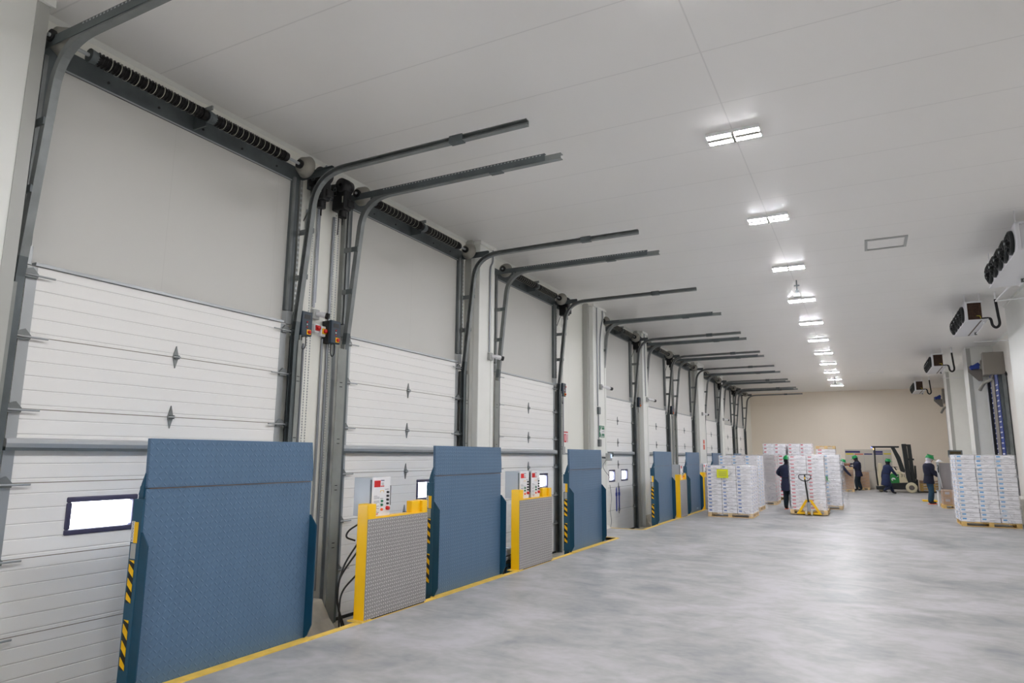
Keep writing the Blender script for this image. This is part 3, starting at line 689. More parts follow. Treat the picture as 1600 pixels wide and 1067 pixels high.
cctv(XP, 9.36, 3.15, 'security camera on the pilaster after the second dock door')
cctv(XP, 14.52, 3.13, 'security camera on the pilaster with the green sign', 1.0, .25)
cctv(XP, 18.24, 3.12, 'security camera on the pilaster after the fourth dock door', 1.0, .2)
cctv(XP, 25.4, 3.12, 'security camera on the pilaster after the sixth dock door', 1.0, .2)
cctv(XP, 29.6, 3.12, 'security camera on the pilaster after the seventh dock door', 1.0, .2)
# cooler: signs
e = empty('exit_sign', (XP, 14.60, 2.12)); tag(e, 'green evacuation arrow sign on the white pilaster before the fourth dock door', 'sign')
mb().box(0, .006, -.17, .17, -.13, .13, m_green).build('sign_plate', e)
mb().box(.006, .008, -.02, .16, -.045, .045, m_white).prism([(-.14, 0), (-.02, .1), (-.02, -.1)], 0, .006, .008, m_white).box(.006, .008, .02, .15, -.01, .012, m_green).box(.006, .008, -.1, .14, .1, .108, m_white).box(.006, .008, -.1, .14, -.112, -.1, m_white).build('arrow', e)
e = empty('extinguisher_sign', (XW, 13.02, 1.96)); tag(e, 'small red and white extinguisher sign right of the third dock door', 'sign')
mb().box(0, .006, -.1, .12, -.12, .12, m_white).build('sign_plate', e)
mb().box(.006, .008, -.09, .03, -.11, .06, m_red).box(.006, .008, -.09, .11, .085, .11, m_red).box(.006, .008, .085, .105, -.11, .06, m_red).box(.008, .009, -.045, -.015, -.08, .02, m_white).prism([(-.045, .02), (-.015, .02), (-.02, .045), (-.04, .045)], 0, .008, .009, m_white).build('pictogram', e)
e = empty('extinguisher_sign', (XP, 25.55, 2.0)); tag(e, 'narrow red sign on the far pilaster after the sixth dock door', 'sign')
mb().box(0, .006, -.15, .15, -.2, .2, m_white).build('sign_plate', e); mb().box(.006, .008, -.13, .13, -.18, .0, m_redsign).box(.006, .008, -.13, .13, .03, .17, m_redsign).build('pictogram', e)
e = empty('dock_lamp', (XP, 14.6, 1.56)); tag(e, 'small dock lamp head fixed to the pilaster left of the fourth dock door', 'lamp')
mb().cyl((0, 0, -.02), (.14, .03, -.03), .02, m_galvd, 10).build('arm', e)
mb().box(.1, .2, -.05, .12, -.09, .08, m_galvl).box(.09, .21, .12, .2, .0, .1, m_galvd).build('lamp_head', e, .01)
mb().box(.2, .205, .02, .1, -.03, .05, m_lcd).build('lens', e)
mb().tube(bez([(.1, -.02, -.08), (.04, -.05, -.2), (.06, .02, -.32), (.05, .28, -.42), (.03, .5, -.5)], 6), .006, m_print, 6).build('cable', e)
tag(mb().tube(bez([(XD + .03, 15.46, .9), (XD + .03, 15.56, .6), (XD + .04, 15.44, .3), (XD + .04, 15.5, .05), (XD + .03, 15.36, -.2)], 8), .006, m_print, 6).build('cable'), 'thin grey cable dangling on the fourth dock door', 'cable')
mblue = mat('blue_strap', (44, 62, 150), .6)
for k, y in enumerate((15.98, 16.18)):
    tag(mb().box(XD + .004, XD + .02, y - .022, y + .022, .26, .79, mblue).box(XD + .004, XD + .03, y - .05, y + .02, .62, .7, mblue).prism([(y - .022, .79), (y + .022, .79), (y + .01, .83)], 0, XD + .004, XD + .02, mblue).build('squeegee_blade', None, .003), 'blue hanging strip on the fourth dock door, the %s one' % ('left', 'right')[k], 'strip', 'blue strips on the fourth dock door')

# ------------------------------------------------------------------ ceiling: lamps, hatch, detectors
LY = [7.04 + 2.87 * k for k in range(-8, 11)]  # row runs on behind the camera; the rearmost unseen lamps are added as fill
def lamp(y, lab):
    e = empty('ceiling_light', (-1.02, y, CEIL)); tag(e, lab, 'lamp', 'white LED ceiling lights in one row')
    b = mb().box(-.27, .27, -.115, .115, -.035, 0, m_white)
    for y0, y1 in ((-.115, -.108), (.108, .115)): b.box(-.27, .27, y0, y1, -.0424, -.035, m_white)
    for x0, x1 in ((-.27, -.264), (.264, .27)): b.box(x0, x1, -.115, .115, -.042, -.035, m_white)
    b.box(-.268, .268, -.034, .034, -.047, -.035, m_fixt).box(-.016, .016, -.105, .105, -.06, -.035, m_fixt).build('housing', e, .002)
    for yy in (-.072, .072):
        for x0, x1 in ((-.262, -.02), (.02, .262)):
            mb().box(x0, x1, yy - .034, yy + .034, -.046, -.036, m_tube).build('led_strip', e, .004, 2)
nm = ['unseen behind the camera'] * 6 + ['overhead behind the frame', 'just above the top of the picture', 'nearest and brightest in the picture', 'second in the picture', 'third in the picture', 'fourth, just beyond the hanging sensor',
      'fifth in the picture', 'sixth in the picture', 'seventh in the picture', 'eighth in the picture', 'ninth in the picture', 'tenth in the picture', 'farthest, near the end wall']
for k, y in enumerate(LY): lamp(y, 'bright twin-tube ceiling light, ' + nm[k])
e = empty('access_hatch', (.51, 11.99, CEIL)); tag(e, 'white framed access hatch in the ceiling right of the lights', 'hatch')
mb().box(-.3, .3, -.3, -.26, -.02, 0, m_labelg).box(-.3, .3, .26, .3, -.02, 0, m_labelg).box(-.3, -.26, -.26, .26, -.02, 0, m_labelg).box(.26, .3, -.26, .26, -.02, 0, m_labelg).build('hatch_frame', e)
mb().box(-.25, .25, -.25, .25, -.006, 0, m_ceil).build('hatch_panel', e)
e = empty('access_hatch', (.55, 31.0, CEIL)); tag(e, 'small pale hatch in the ceiling near the end wall', 'hatch')
mb().box(-.3, .3, -.25, .25, -.012, 0, m_white).build('hatch_frame', e); mb().box(-.25, .25, -.2, .2, -.016, -.012, m_ceil).build('hatch_panel', e)
def sensor(y, z, lab, s=1):
    e = empty('ceiling_sensor', (-.98, y, CEIL)); tag(e, lab, 'sensor')
    mb().cyl((0, 0, 0), (0, 0, z), .012 * s, m_galvd, 8).build('drop_rod', e)
    mb().box(-.05 * s, .05 * s, -.012, .012, z * .45, z * .45 + .02, m_galvd).box(-.03 * s, .03 * s, -.02, .02, z * .8, z, m_galvd).build('cross_bar', e)
    mb().box(-.07 * s, .07 * s, -.05 * s, .05 * s, z - .08 * s, z, m_labelg).build('sensor_head', e, .008)
sensor(13.9, -.26, 'small grey sensor hanging from the ceiling between the third and fourth lights')
sensor(32.0, -.3, 'tiny sensor hanging from the ceiling before the farthest light', .8)

# ------------------------------------------------------------------ unit coolers
def cooler(y0, y1, lab, nf, endpanel=False):
    e = empty('unit_cooler', (0, 0, 0)); tag(e, lab, 'air cooler', 'white air coolers hung along the right side')
    x0, x1, z0, z1 = 2.04, 2.44, 4.42, 4.82
    mb().box(x0, x0 + .05, y0, y1, z0, z1, m_evap).box(x0, x1 - .08, y0, y1, z1 - .02, z1 + .01, m_evap).box(x0 + .05, x1 - .1, y0 + .04, y1 - .02, z0, z1 - .02, m_evap if endpanel else m_coil).build('casing', e, .006)
    b = mb()
    if not endpanel:
        for k in range(9): b.tube([(x0 + .09 + .02 * k, y0 + .03, z0 + .03), (x0 + .09 + .02 * k, y0 + .02, z0 + .1 + .02 * (k % 3)), (x0 + .09 + .02 * k, y0 + .03, z1 - .05)], .006, m_coil, 6)
        b.tube([(x0 + .2, y0 + .02, z0 + .1), (x0 + .26, y0 + .015, z0 + .09), (x0 + .27, y0 + .02, z0 + .04)], .006, m_yelsign, 6)
        b.build('coil_header', e)
    mb().prism([(x0 - .01, z0 - .01), (x1, z0 + .005), (x1, z0 + .02), (x0 - .01, z0 + .02)], 1, y0 - .01, y1 + .02, m_evap).build('drip_tray', e, .004)
    mb().tube([(x1 - .05, y0 + .3, z0), (x1 - .02, y0 + 1.0, z0 - .03), (x1 - .02, y1 - .1, z0 - .03)], .012, m_white, 8).box(x1 - .06, x1 - .01, y1 - .5, y1 - .47, z0 - .06, z0, m_galv).build('drain_bracket', e)
    step = (y1 - y0 - .1) / nf
    for k in range(nf):
        yc = y0 + .05 + step * (k + .5); zc = (z0 + z1) / 2 - .02; r = min(.165, step * .42)
        f = mb().lathe((x0, yc, zc), [(r, 0), (r + .012, -.01), (r + .005, -.045), (r - .01, -.05)], m_fblack, 24, 'x').build('fan_ring', e)
        g = mb()
        for q in (.35, .6, .85): g.lathe((x0, yc, zc), [(r * q, -.09 + .05 * q * q), (r * q + .004, -.094 + .05 * q * q), (r * q, -.098 + .05 * q * q)], m_fblack, 20, 'x')
        for j in range(8):
            a = j * PI / 4; g.tube([(x0 - .095, yc, zc), (x0 - .085, yc + r * .5 * math.cos(a), zc + r * .5 * math.sin(a)), (x0 - .045, yc + r * math.cos(a), zc + r * math.sin(a))], .004, m_fblack, 5)
        g.build('fan_grille', f)
        h = mb().cyl((x0 - .085, yc, zc), (x0 + .0, yc, zc), .035, m_black, 12).cyl((x0 - .1, yc, zc), (x0 - .085, yc, zc), .02, m_galvl, 10)
        for j in range(5):
            a = j * 2 * PI / 5; u = Vector((0, math.cos(a), math.sin(a))); v = Vector((0, -math.sin(a), math.cos(a))); cc = Vector((x0 - .04, yc, zc))
            vs = [cc + u * .03 - v * .015, cc + u * r * .92 - v * .03 + Vector((-.02, 0, 0)), cc + u * r * .92 + v * .05 + Vector((.02, 0, 0)), cc + u * .03 + v * .02]
            h.add(vs + [p + Vector((.003, 0, 0)) for p in vs], [(0, 1, 2, 3), (7, 6, 5, 4), (0, 4, 5, 1), (1, 5, 6, 2), (2, 6, 7, 3), (3, 7, 4, 0)], m_black)
        h.build('fan_blades', f)
    for x in (x0 + .02, x1 - .12):
        for y in (y0 + .05, y1 - .05): mb().cyl((x, y, z1), (x, y, CEIL), .007, m_white, 6).build('hanger_rod', e)
    p = mb().tube(bez([(x1 - .12, y0 + .03, z0 + .03), (x1, y0 + .03, z0 + .03), (x1 + .04, y0 + .03, z0 + .0), (x1 + .06, y0 + .03, z0 - .12), (x1 + .12, y0 + .03, z0 - .17), (x1 + .18, y0 + .03, z0 - .1), (x1 + .17, y0 + .03, z0 + .1), (x1 + .15, y0 + .03, z0 + .42)], 6), .026, m_pipe, 12)
    p.build('insulated_pipe', e)
    mb().cyl((x1 + .15, y0 + .03, z0 + .42), (x1 + .15, y0 + .03, CEIL), .02, m_white, 10).build('riser', e)
cooler(11.1, 13.45, 'nearest white air cooler at the right edge of the picture', 5, True)
cooler(16.63, 18.75, 'second white air cooler from the camera with brown coil end', 5)
cooler(24.8, 26.9, 'third air cooler from the camera', 5)
cooler(33.4, 35.4, 'farthest small air cooler before the end wall', 4)
tag(mb().cyl((2.5, 11.2, 4.6), (2.42, 15.5, 4.58), .018, m_white, 10).cyl((2.42, 15.5, 4.58), (2.985, 15.5, 4.6), .014, m_white, 10).build('drain_pipe'), 'thin white drain pipe from the nearest air cooler to the right wall', 'pipe')
for k, y in enumerate((19.4, 28.0)):
    tag(mb().cyl((2.5, y, 4.36), (XR, y, 4.36), .01, m_white, 8).build('drain_pipe'), ['thin horizontal pipe running to the right wall past the second air cooler', 'thin horizontal pipe running to the right wall past the third air cooler'][k], 'pipe')

# ------------------------------------------------------------------ right wall: pilasters and roll-up doors
RP = [(17.0, 18.25, 2.99), (24.9, 26.2, 3.0), (27.9, 28.3, 3.42), (31.0, 33.6, 3.2), (36.9, 37.3, 3.35)]
RP = [(13.0, 18.3, 3.0), (24.9, 25.9, 2.98), (31.5, 32.6, 3.02)]
for i, (a, c, x) in enumerate(RP):
    e = empty('wall_pilaster'); S(e, ['wide white pilaster at the right edge of the picture', 'white pilaster between the two roll-up doors, the nearer one', 'white pilaster before the far roll-up door'][i])
    mb().box(x, XR, a, c, 0, CEIL, m_pil).build('pilaster_face', e, .01, 2)
    mb().box(x + .3, XR, c, c + .5, 0, CEIL, m_pil).build('pilaster_step', e, .006)
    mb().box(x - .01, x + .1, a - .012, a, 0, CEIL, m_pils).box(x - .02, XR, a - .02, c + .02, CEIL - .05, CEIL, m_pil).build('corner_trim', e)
def rolldoor(y0, y1, lab, s=1.0):
    e = empty('roll_up_door'); tag(e, lab, 'roll-up door')
    zt = 3.95
    mb().box(3.15, XR, y0 - .1, y0 + .12, zt, zt + .64, m_hoodg).box(3.3, XR, y0 + .12, y1 + .1, zt + .1, zt + .6, m_hoodg).build('hood', e, .015, 2)
    mb().box(2.98, 3.2, y1 - .5, y1 - .2, zt + .3, zt + .4, m_curt).prism([(2.96, zt + .42), (3.14, zt + .34), (3.3, zt + .3), (3.3, zt - .05), (3.2, zt - .05), (2.95, zt + .24)], 1, y1 - .12, y1 - .08, m_hoodg).cyl((2.97, y1 - .45, zt + .3), (3.2, y1 - .45, zt + .44), .055, m_curt, 12).build('drive_cover', e)
    mb().box(3.47, 3.49, y0 + .06, y1 - .1, .05, zt + .1, m_curt).build('curtain', e)
    b = mb(); z = .2
    while z < zt - .3:
        b.box(3.462, 3.47, y0 + .12, y0 + .42, z, z + .035, m_white); b.box(3.462, 3.47, y1 - .36, y1 - .18, z, z + .035, m_white); z += .15
    b.build('reflective_mark', e)
    mb().box(3.58, XR, y0 - .04, y0 + .02, 0, zt, m_galv).box(3.5, 3.58, y0 + .02, y0 + .06, 0, zt, m_galvd).build('side_guide', e)
    mb().box(3.38, 3.46, y1 - .1, y1 - .04, 0, zt - .1, m_white).box(3.4, 3.5, y1 - .16, y1 - .1, 0, zt, m_black).build('side_guide', e)
    mb().box(3.44, 3.462, y0 + .48, y1 - .5, .05, zt + .05, m_hoodg).build('seal_strip', e)
    mb().tube([(3.2, y1 - .1, zt - .32), (3.3, y1 - .3, zt - .12), (3.46, y0 + .5, zt - .06)], .05, m_cast, 12).build('roller_arm', e)
rolldoor(23.3, 25.0 - .25, 'blue roll-up door with grey hood on the right wall, the nearer one')
rolldoor(35.0, 36.8, 'far blue roll-up door with grey hood on the right wall')
tag(mb().tube([(XR - .02, 23.05, 4.0), (XR - .02, 23.05, .1)], .014, m_fblack, 8).box(XR - .05, XR, 23.0, 23.1, 3.88, 3.96, m_black).build('conduit'), 'dark thin conduit on the right wall beside the nearer roll-up door', 'conduit')
tag(mb().box(3.05, XR, 20.4, 22.3, 0, .62, m_curb).build('low_bumper_wall', None, .04, 3), 'low white bumper block behind the wrapped pallet on the right', 'bumper')

# ------------------------------------------------------------------ pallets, cartons and film
def pallet(x0, x1, y0, y1, z, lab, m=m_wood, h=.115):
    e = empty('wooden_pallet', (x0, y0, z)); tag(e, lab, 'pallet')
    W, D = x1 - x0, y1 - y0
    b = mb()
    for k in range(5): x = k * (W - .1) / 4; b.box(x, x + .1, 0, D, h - .018, h, m)
    for y in (0, D / 2 - .05, D - .1): b.box(0, W, y, y + .1, h - .035, h - .018, m)
    b.build('top_deck', e)
    b = mb()
    for x in (0, W / 2 - .05, W - .1):
        for y in (0, D / 2 - .05, D - .1): b.box(x, x + .1, y, y + .1, .016, h - .035, m)
    b.build('block', e)
    b = mb()
    for x in (0, W / 2 - .05, W - .1): b.box(x, x + .1, 0, D, 0, .016, m)
    b.box(0, W, -.001, .06, 0, .016, m).build('bottom_deck', e)
    return e
protos = {}
def carton(wx, dy, hz, pm, seam=True, m=None):
    """one carton standing on its own base; print on its front and right side"""
    g = .004
    key = (round(wx, 3), round(dy, 3), round(hz, 3), pm.name, m.name if m else '')
    if key in protos: return protos[key]
    m = m or m_box
    b = mb(); b.box(g, wx - g, g, dy - g, 0, hz - .0035, m)
    b.box(wx * .1, wx * .3, g - .0015, g, hz * .44, hz * .76, pm)
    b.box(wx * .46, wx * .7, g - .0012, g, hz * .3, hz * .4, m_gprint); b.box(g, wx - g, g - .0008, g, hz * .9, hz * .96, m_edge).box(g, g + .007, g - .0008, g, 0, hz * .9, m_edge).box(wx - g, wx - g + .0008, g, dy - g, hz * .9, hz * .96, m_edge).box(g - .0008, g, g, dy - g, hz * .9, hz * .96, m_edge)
    b.box(wx - g, wx - g + .0015, dy * .12, dy * .34, hz * .45, hz * .72, pm); b.box(wx - g, wx - g + .0012, dy * .5, dy * .75, hz * .3, hz * .42, m_gprint)
    b.box(g - .0015, g, dy * .12, dy * .34, hz * .45, hz * .72, pm)
    o = b.build('carton', None, 0); me = o.data; bpy.data.objects.remove(o)
    protos[key] = me; return me
REST = mb()
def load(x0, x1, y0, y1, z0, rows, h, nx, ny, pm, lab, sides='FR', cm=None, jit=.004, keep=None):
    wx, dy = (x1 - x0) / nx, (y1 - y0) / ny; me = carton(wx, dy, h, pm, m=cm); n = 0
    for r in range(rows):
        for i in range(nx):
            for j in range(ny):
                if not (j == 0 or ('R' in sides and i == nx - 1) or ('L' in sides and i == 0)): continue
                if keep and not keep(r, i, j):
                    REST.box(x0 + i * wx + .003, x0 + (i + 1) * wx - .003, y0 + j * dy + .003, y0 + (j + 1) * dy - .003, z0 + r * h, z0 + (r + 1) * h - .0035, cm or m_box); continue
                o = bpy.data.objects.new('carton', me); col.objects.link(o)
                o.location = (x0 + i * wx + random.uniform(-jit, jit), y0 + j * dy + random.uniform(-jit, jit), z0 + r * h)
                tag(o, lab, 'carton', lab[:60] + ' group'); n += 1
    return n
def wrap(x0, x1, y0, y1, z0, z1, lab, m=None, cone=0, tail=0, seed=1):
    """wrinkled film skin standing a little off the load, open below"""
    rnd = random.Random(seed); nz_, g = 15, .018; ring = []
    cs = [(x0 - g, y0 - g), (x1 + g, y0 - g), (x1 + g, y1 + g), (x0 - g, y1 + g)]; per = []
    for k in range(4):
        p, q = cs[k], cs[(k + 1) % 4]; n = 9
        for j in range(n): per.append((p[0] + (q[0] - p[0]) * j / n, p[1] + (q[1] - p[1]) * j / n, k))
    cx, cy = (x0 + x1) / 2, (y0 + y1) / 2; vs = []
    for i in range(nz_ + 1):
        z = z0 + (z1 - z0) * i / nz_
        for (x, y, k) in per:
            a = rnd.uniform(-.0, .012) + cone * (1 - i / nz_) * (1 if k in (1,) else .25)
            dx, dy = {0: (0, -1), 1: (1, 0), 2: (0, 1), 3: (-1, 0)}[k]
            vs.append((x + dx * a, y + dy * a, z))
    n = len(per); fs = [(i * n + j, i * n + (j + 1) % n, (i + 1) * n + (j + 1) % n, (i + 1) * n + j) for i in range(nz_) for j in range(n)]
    t = [(cx + (v[0] - cx) * .85, cy + (v[1] - cy) * .85, z1 + rnd.uniform(.004, .016)) for v in vs[-n:]]
    vs += t; fs += [(nz_ * n + j, nz_ * n + (j + 1) % n, (nz_ + 1) * n + (j + 1) % n, (nz_ + 1) * n + j) for j in range(n)]
    b = mb(); b.add(vs, fs, m or m_film, True)
    tag(b.build('stretch_film'), lab, 'film')
# A: nearest pallet on the left
PH = .115
pallet(-3.86, -2.72, 18.8, 19.95, 0, 'wooden pallet under the load with the yellow sheet')
load(-3.86, -2.72, 18.8, 19.95, PH, 13, .0945, 3, 3, m_bprint, 'white carton with blue print in the stack bearing the yellow sheet')
wrap(-3.86, -2.72, 18.8, 19.95, .05, PH + 13 * .0945, 'stretch film around the stack bearing the yellow sheet', seed=3)
e = tag(mb().box(-3.58, -3.29, 18.757, 18.762, 1.02, 1.24, m_sheet).build('paper_sheet'), 'bright yellow sheet stuck on the nearest wrapped stack', 'sheet')
b = mb()
for k in range(6): b.box(-3.54, -3.33, 18.755, 18.757, 1.06 + k * .026, 1.066 + k * .026, m_print)
b.build('printed_text', e)
# B: two long loads behind
pallet(-4.0, -2.86, 21.3, 22.45, 0, 'wooden pallet under the tall load right behind the yellow-sheeted stack')
load(-4.0, -2.86, 21.3, 22.45, PH, 16, .0935, 3, 2, m_cprint, 'white carton in the tall stack right behind the yellow-sheeted stack', keep=lambda r, i, j: r > 11 or i == 2)
wrap(-4.0, -2.86, 21.3, 22.45, .04, PH + 16 * .0935, 'stretch film around the tall stack behind the yellow-sheeted stack', cone=.08, seed=5)
pallet(-3.85, -2.75, 24.4, 25.6, 0, 'wooden pallet under the greyish load behind the tall stack')
load(-3.85, -2.75, 24.4, 25.6, PH, 12, .127, 2, 2, m_rprint, 'greyish white carton in the load left of the person at the pallet truck', cm=mat('greyish_carton', (190, 184, 184), .6), keep=lambda r, i, j: i == 1 or r > 7)
wrap(-3.85, -2.75, 24.4, 25.6, .04, PH + 12 * .127, 'stretch film around the greyish load behind the tall stack', seed=8)
pallet(-3.55, -2.4, 27.3, 28.4, 0, 'wooden pallet hidden low behind the person at the pallet truck')
load(-3.55, -2.4, 27.3, 28.4, PH, 12, .128, 2, 1, m_rprint, 'white carton in the load directly behind the person at the pallet truck', keep=lambda r, i, j: i == 1)
# tall stacks in the back
for k, (x0, x1) in enumerate(((-3.72, -2.86), (-2.78, -1.9))):
    nm_ = ('left', 'right')[k]
    pallet(x0, x1, 29.3, 30.3, 0, 'wooden pallet under the %s one of the two tallest stacks' % nm_)
    load(x0, x1, 29.3, 30.3, PH, 14, .142, 2, 1, m_rprint, 'carton in the %s one of the two tallest stacks' % nm_, keep=lambda r, i, j: r > 9)
    wrap(x0, x1, 29.3, 30.3, .04, PH + 14 * .142, 'stretch film around the %s one of the two tallest stacks' % nm_, seed=20 + k)
pallet(-1.82, -1.1, 30.4, 31.2, 1.91, 'empty pallet lying on top of a stack behind the pallet truck', m_wood)
load(-1.82, -1.1, 30.4, 31.2, .115, 14, .128, 1, 1, m_rprint, 'white carton in the narrow stack carrying an empty pallet', keep=lambda r, i, j: r > 11)
pallet(-1.82, -1.1, 30.4, 31.2, 0, 'wooden pallet under the narrow stack carrying an empty pallet')
# C: load on the pallet truck
pallet(-1.99, -1.04, 20.75, 21.9, 0.02, 'wooden pallet lifted on the yellow pallet truck')
load(-1.97, -1.06, 20.78, 21.88, .135, 15, .099, 2, 2, m_rprint, 'white carton with red print in the load on the yellow pallet truck', sides='F')
wrap(-1.97, -1.06, 20.78, 21.88, .136, .135 + 15 * .099, 'loose stretch film around the load on the yellow pallet truck', seed=11)
# D: load behind it
pallet(-1.75, -.75, 23.4, 24.5, 0, 'wooden pallet under the film-tented load behind the pallet truck')
load(-1.75, -.75, 23.4, 24.5, PH, 13, .119, 2, 2, m_cprint, 'white carton with sky blue print in the load just behind the pallet truck', keep=lambda r, i, j: i == 1)
wrap(-1.75, -.75, 23.4, 24.5, .03, PH + 13 * .119, 'flaring stretch film around the load just behind the pallet truck', cone=.16, seed=13)
# R: right load
pallet(1.9, 3.06, 19.5, 20.55, 0, 'wooden pallet under the load at the right edge', m_wood2)
load(1.88, 3.06, 19.5, 20.55, PH, 15, .1035, 3, 2, m_cprint, 'white carton with sky blue print in the load at the right edge', sides='FL', jit=.007)
wrap(1.88, 3.06, 19.5, 20.55, .1, PH + 15 * .1035, 'stretch film around the load at the right edge', cone=.0, seed=17)
# scale-side small load
pallet(2.05, 2.75, 25.85, 26.6, 0, 'low wooden pallet beside the weighing terminal', m_wood2)
load(2.08, 2.7, 25.9, 26.5, PH, 2, .225, 1, 1, m_gprint, 'brown film-wrapped carton beside the weighing terminal', cm=m_kraft, jit=0)
wrap(2.08, 2.7, 25.9, 26.5, .117, PH + .45, 'stretch film over the brown cartons beside the weighing terminal', m_filmk, seed=19)
# F: brown piles in the back
pallet(-1.25, -.6, 35.5, 36.3, 0, 'wooden pallet under the brown pile at the far people')
load(-1.25, -.6, 35.5, 36.3, PH, 7, .125, 1, 1, m_gprint, 'brown carton in the pile the far leaning person reaches over', cm=m_kraft, jit=.008)
wrap(-1.27, -.58, 35.48, 36.32, .1, PH + 7 * .125, 'stretch film low around the brown pile in the back', m_filmk, seed=23)
pallet(-1.25, -.6, 35.5, 36.3, 1.0, 'empty pallet on top of the brown pile in the back')
pallet(-.55, .05, 37.9, 38.6, 0, 'pallet under the small brown pile behind the person with orange gloves')
load(-.55, .05, 37.9, 38.6, PH, 5, .15, 1, 1, m_gprint, 'brown carton in the small pile behind the person with orange gloves', cm=m_kraft, jit=.008)
for k in range(4): pallet(2.2, 3.25, 37.9, 38.8, k * .125, 'yellowish empty pallet by the end wall, %s of its stack of four' % ['lowest', 'second from below', 'third from below', 'topmost'][k], m_wood2 if k < 3 else m_kraft, .12)

tag(REST.build('carton_rest'), 'white cartons low in the back loads, hidden behind the nearer loads', 'cartons', kind='stuff')

# ------------------------------------------------------------------ pallet truck
e = empty('pallet_truck', (-1.5, 20.62, 0)); tag(e, 'yellow hand pallet truck with black handle in front of the red-printed load', 'pallet truck')
for s in (-1, 1):
    mb().box(s * .17 - .07, s * .17 + .07, .05, 1.15, .05, .085, m_yel).build('fork', e, .006)
    mb().cyl((s * .17 - .03, 1.05, .035), (s * .17 + .03, 1.05, .035), .035, m_tyre, 14).build('load_roller', e)
b = mb()
for s in (-1, 1):
    pts = [(s * .31, .05), (s * .24, .05), (s * .03, .38), (s * .05, .42), (s * .08, .42)]
    b.prism(pts, 1, -.01, .03, m_yel)
b.box(-.31, .31, -.012, .04, .03, .075, m_yel).box(-.08, .08, -.012, .03, .38, .42, m_yel).build('frame', e, .005)
mb().cyl((0, -.06, .14), (0, -.06, .36), .045, m_galvl, 16).cyl((0, -.06, .36), (0, -.06, .4), .03, m_galvd, 12).box(-.13, .13, -.1, -.02, .12, .15, m_galvl).box(-.05, .05, -.08, .0, .24, .3, m_galvl).build('pump', e, .003)
for s in (-1, 1): mb().cyl((s * .07 - .025, -.06, .075), (s * .07 + .025, -.06, .075), .075, m_tyre, 20).cyl((s * .07 - .028, -.06, .075), (s * .07 + .028, -.06, .075), .03, m_galvd, 12).build('steer_wheel', e)
mb().cyl((0, -.08, .36), (-.05, -.1, .95), .022, m_fblack, 12).build('draw_bar', e)
hx, hz = -.055, 1.02
loop = [(hx + .0, -.1, .92), (hx + .09, -.1, .95), (hx + .15, -.1, 1.0), (hx + .155, -.1, 1.07), (hx + .13, -.1, 1.1), (hx - .13, -.1, 1.1), (hx - .155, -.1, 1.07), (hx - .15, -.1, 1.0), (hx - .09, -.1, .95), (hx, -.1, .92)]
h = mb().tube(loop, .012, m_fblack, 8).cyl((hx, -.1, .92), (hx, -.1, 1.1), .018, m_fblack, 10).tube([(hx + .02, -.1, 1.05), (hx + .09, -.11, .98)], .006, m_galvd, 6); h.build('handle', e)
mb().box(hx - .015, hx + .015, -.125, -.1, .98, 1.04, m_yel).build('control_tag', e)

# ------------------------------------------------------------------ weighing terminal
e = empty('weighing_terminal', (2.13, 26.75, 0)); tag(e, 'grey steel weighing terminal with display behind the right wrapped load', 'terminal')
mb().box(-.06, .0, .1, .3, .5, 1.45, m_galvl).box(.0, .55, .2, .4, .52, 1.42, mat('brushed_grey_cabinet', (150, 146, 148), .35, .4)).build('cabinet', e, .01, 2)
mb().cyl((-.1, .1, 0), (-.1, .1, .52), .035, m_white, 14).cyl((.5, .3, 0), (.5, .3, .52), .035, m_white, 14).box(-.14, .55, .06, .4, .5, .53, m_galvl).build('stand', e)
mb().box(.3, .7, .15, .25, 1.68, 1.84, m_galvd).box(.34, .66, .145, .15, 1.71, 1.8, mat('display_glass', (72, 60, 34), .2)).cyl((.45, .2, 1.42), (.45, .2, 1.68), .02, m_galvd, 8).build('display', e, .008)
mb().box(.3, .34, .13, .27, 1.6, 1.8, m_galvd).build('display_arm', e)
mb().lathe((.02, .2, 1.455), [(.13, 0), (.12, .01), (.07, .02), (.06, .05), (.03, .07), (.001, .075)], m_white, 20).build('white_cover', e)
mb().tube(bez([(-.05, .08, 1.3), (-.09, .05, 1.2), (-.06, .05, 1.1), (.0, .06, .9), (.03, .08, .6)], 5), .01, m_white, 6).box(-.05, -.02, .08, .1, 1.1, 1.35, m_fblack).build('cable', e)
e2 = tag(mb().box(1.72, 2.2, 29.4, 29.9, 0, .05, m_yel).build('floor_plate', None, .01), 'flat yellow plate on the floor behind the person at the terminal', 'plate')

# ------------------------------------------------------------------ boards and marks on the end wall
e = empty('notice_board', (0, YF - .002, 0)); tag(e, 'wide pale notice board with coloured header strips on the end wall', 'notice board')
mb().box(-.98, 1.12, -.02, 0, .9, 1.98, m_board).build('board_panel', e)
mb().box(-.96, -.28, -.028, -.02, 1.8, 1.9, m_navysign).box(.32, .74, -.028, -.02, 1.8, 1.9, m_navysign).build('navy_header', e)
mb().box(-.93, -.58, -.028, -.02, 1.71, 1.77, m_yelsign).box(.78, 1.1, -.028, -.02, 1.73, 1.79, m_yelsign).build('yellow_strip', e)
mb().box(-.52, -.14, -.028, -.02, 1.71, 1.76, m_redsign).box(-.1, .27, -.028, -.02, 1.71, 1.77, m_navysign).box(.33, .74, -.028, -.02, 1.71, 1.78, m_navysign).build('caption_strip', e)
b = mb()
for x in (-.12, .3, .74): b.box(x, x + .012, -.024, -.02, .9, 1.7, m_gprint)
b.build('divider', e)
e = empty('lower_board', (0, YF - .002, 0)); tag(e, 'pale grey lower panel leaning at the end wall below the notice board', 'panel')
mb().box(-.25, .36, -.05, 0, .0, .88, m_board).box(-.25, .36, -.055, -.05, .86, .88, m_gprint).build('panel_sheet', e, .004)
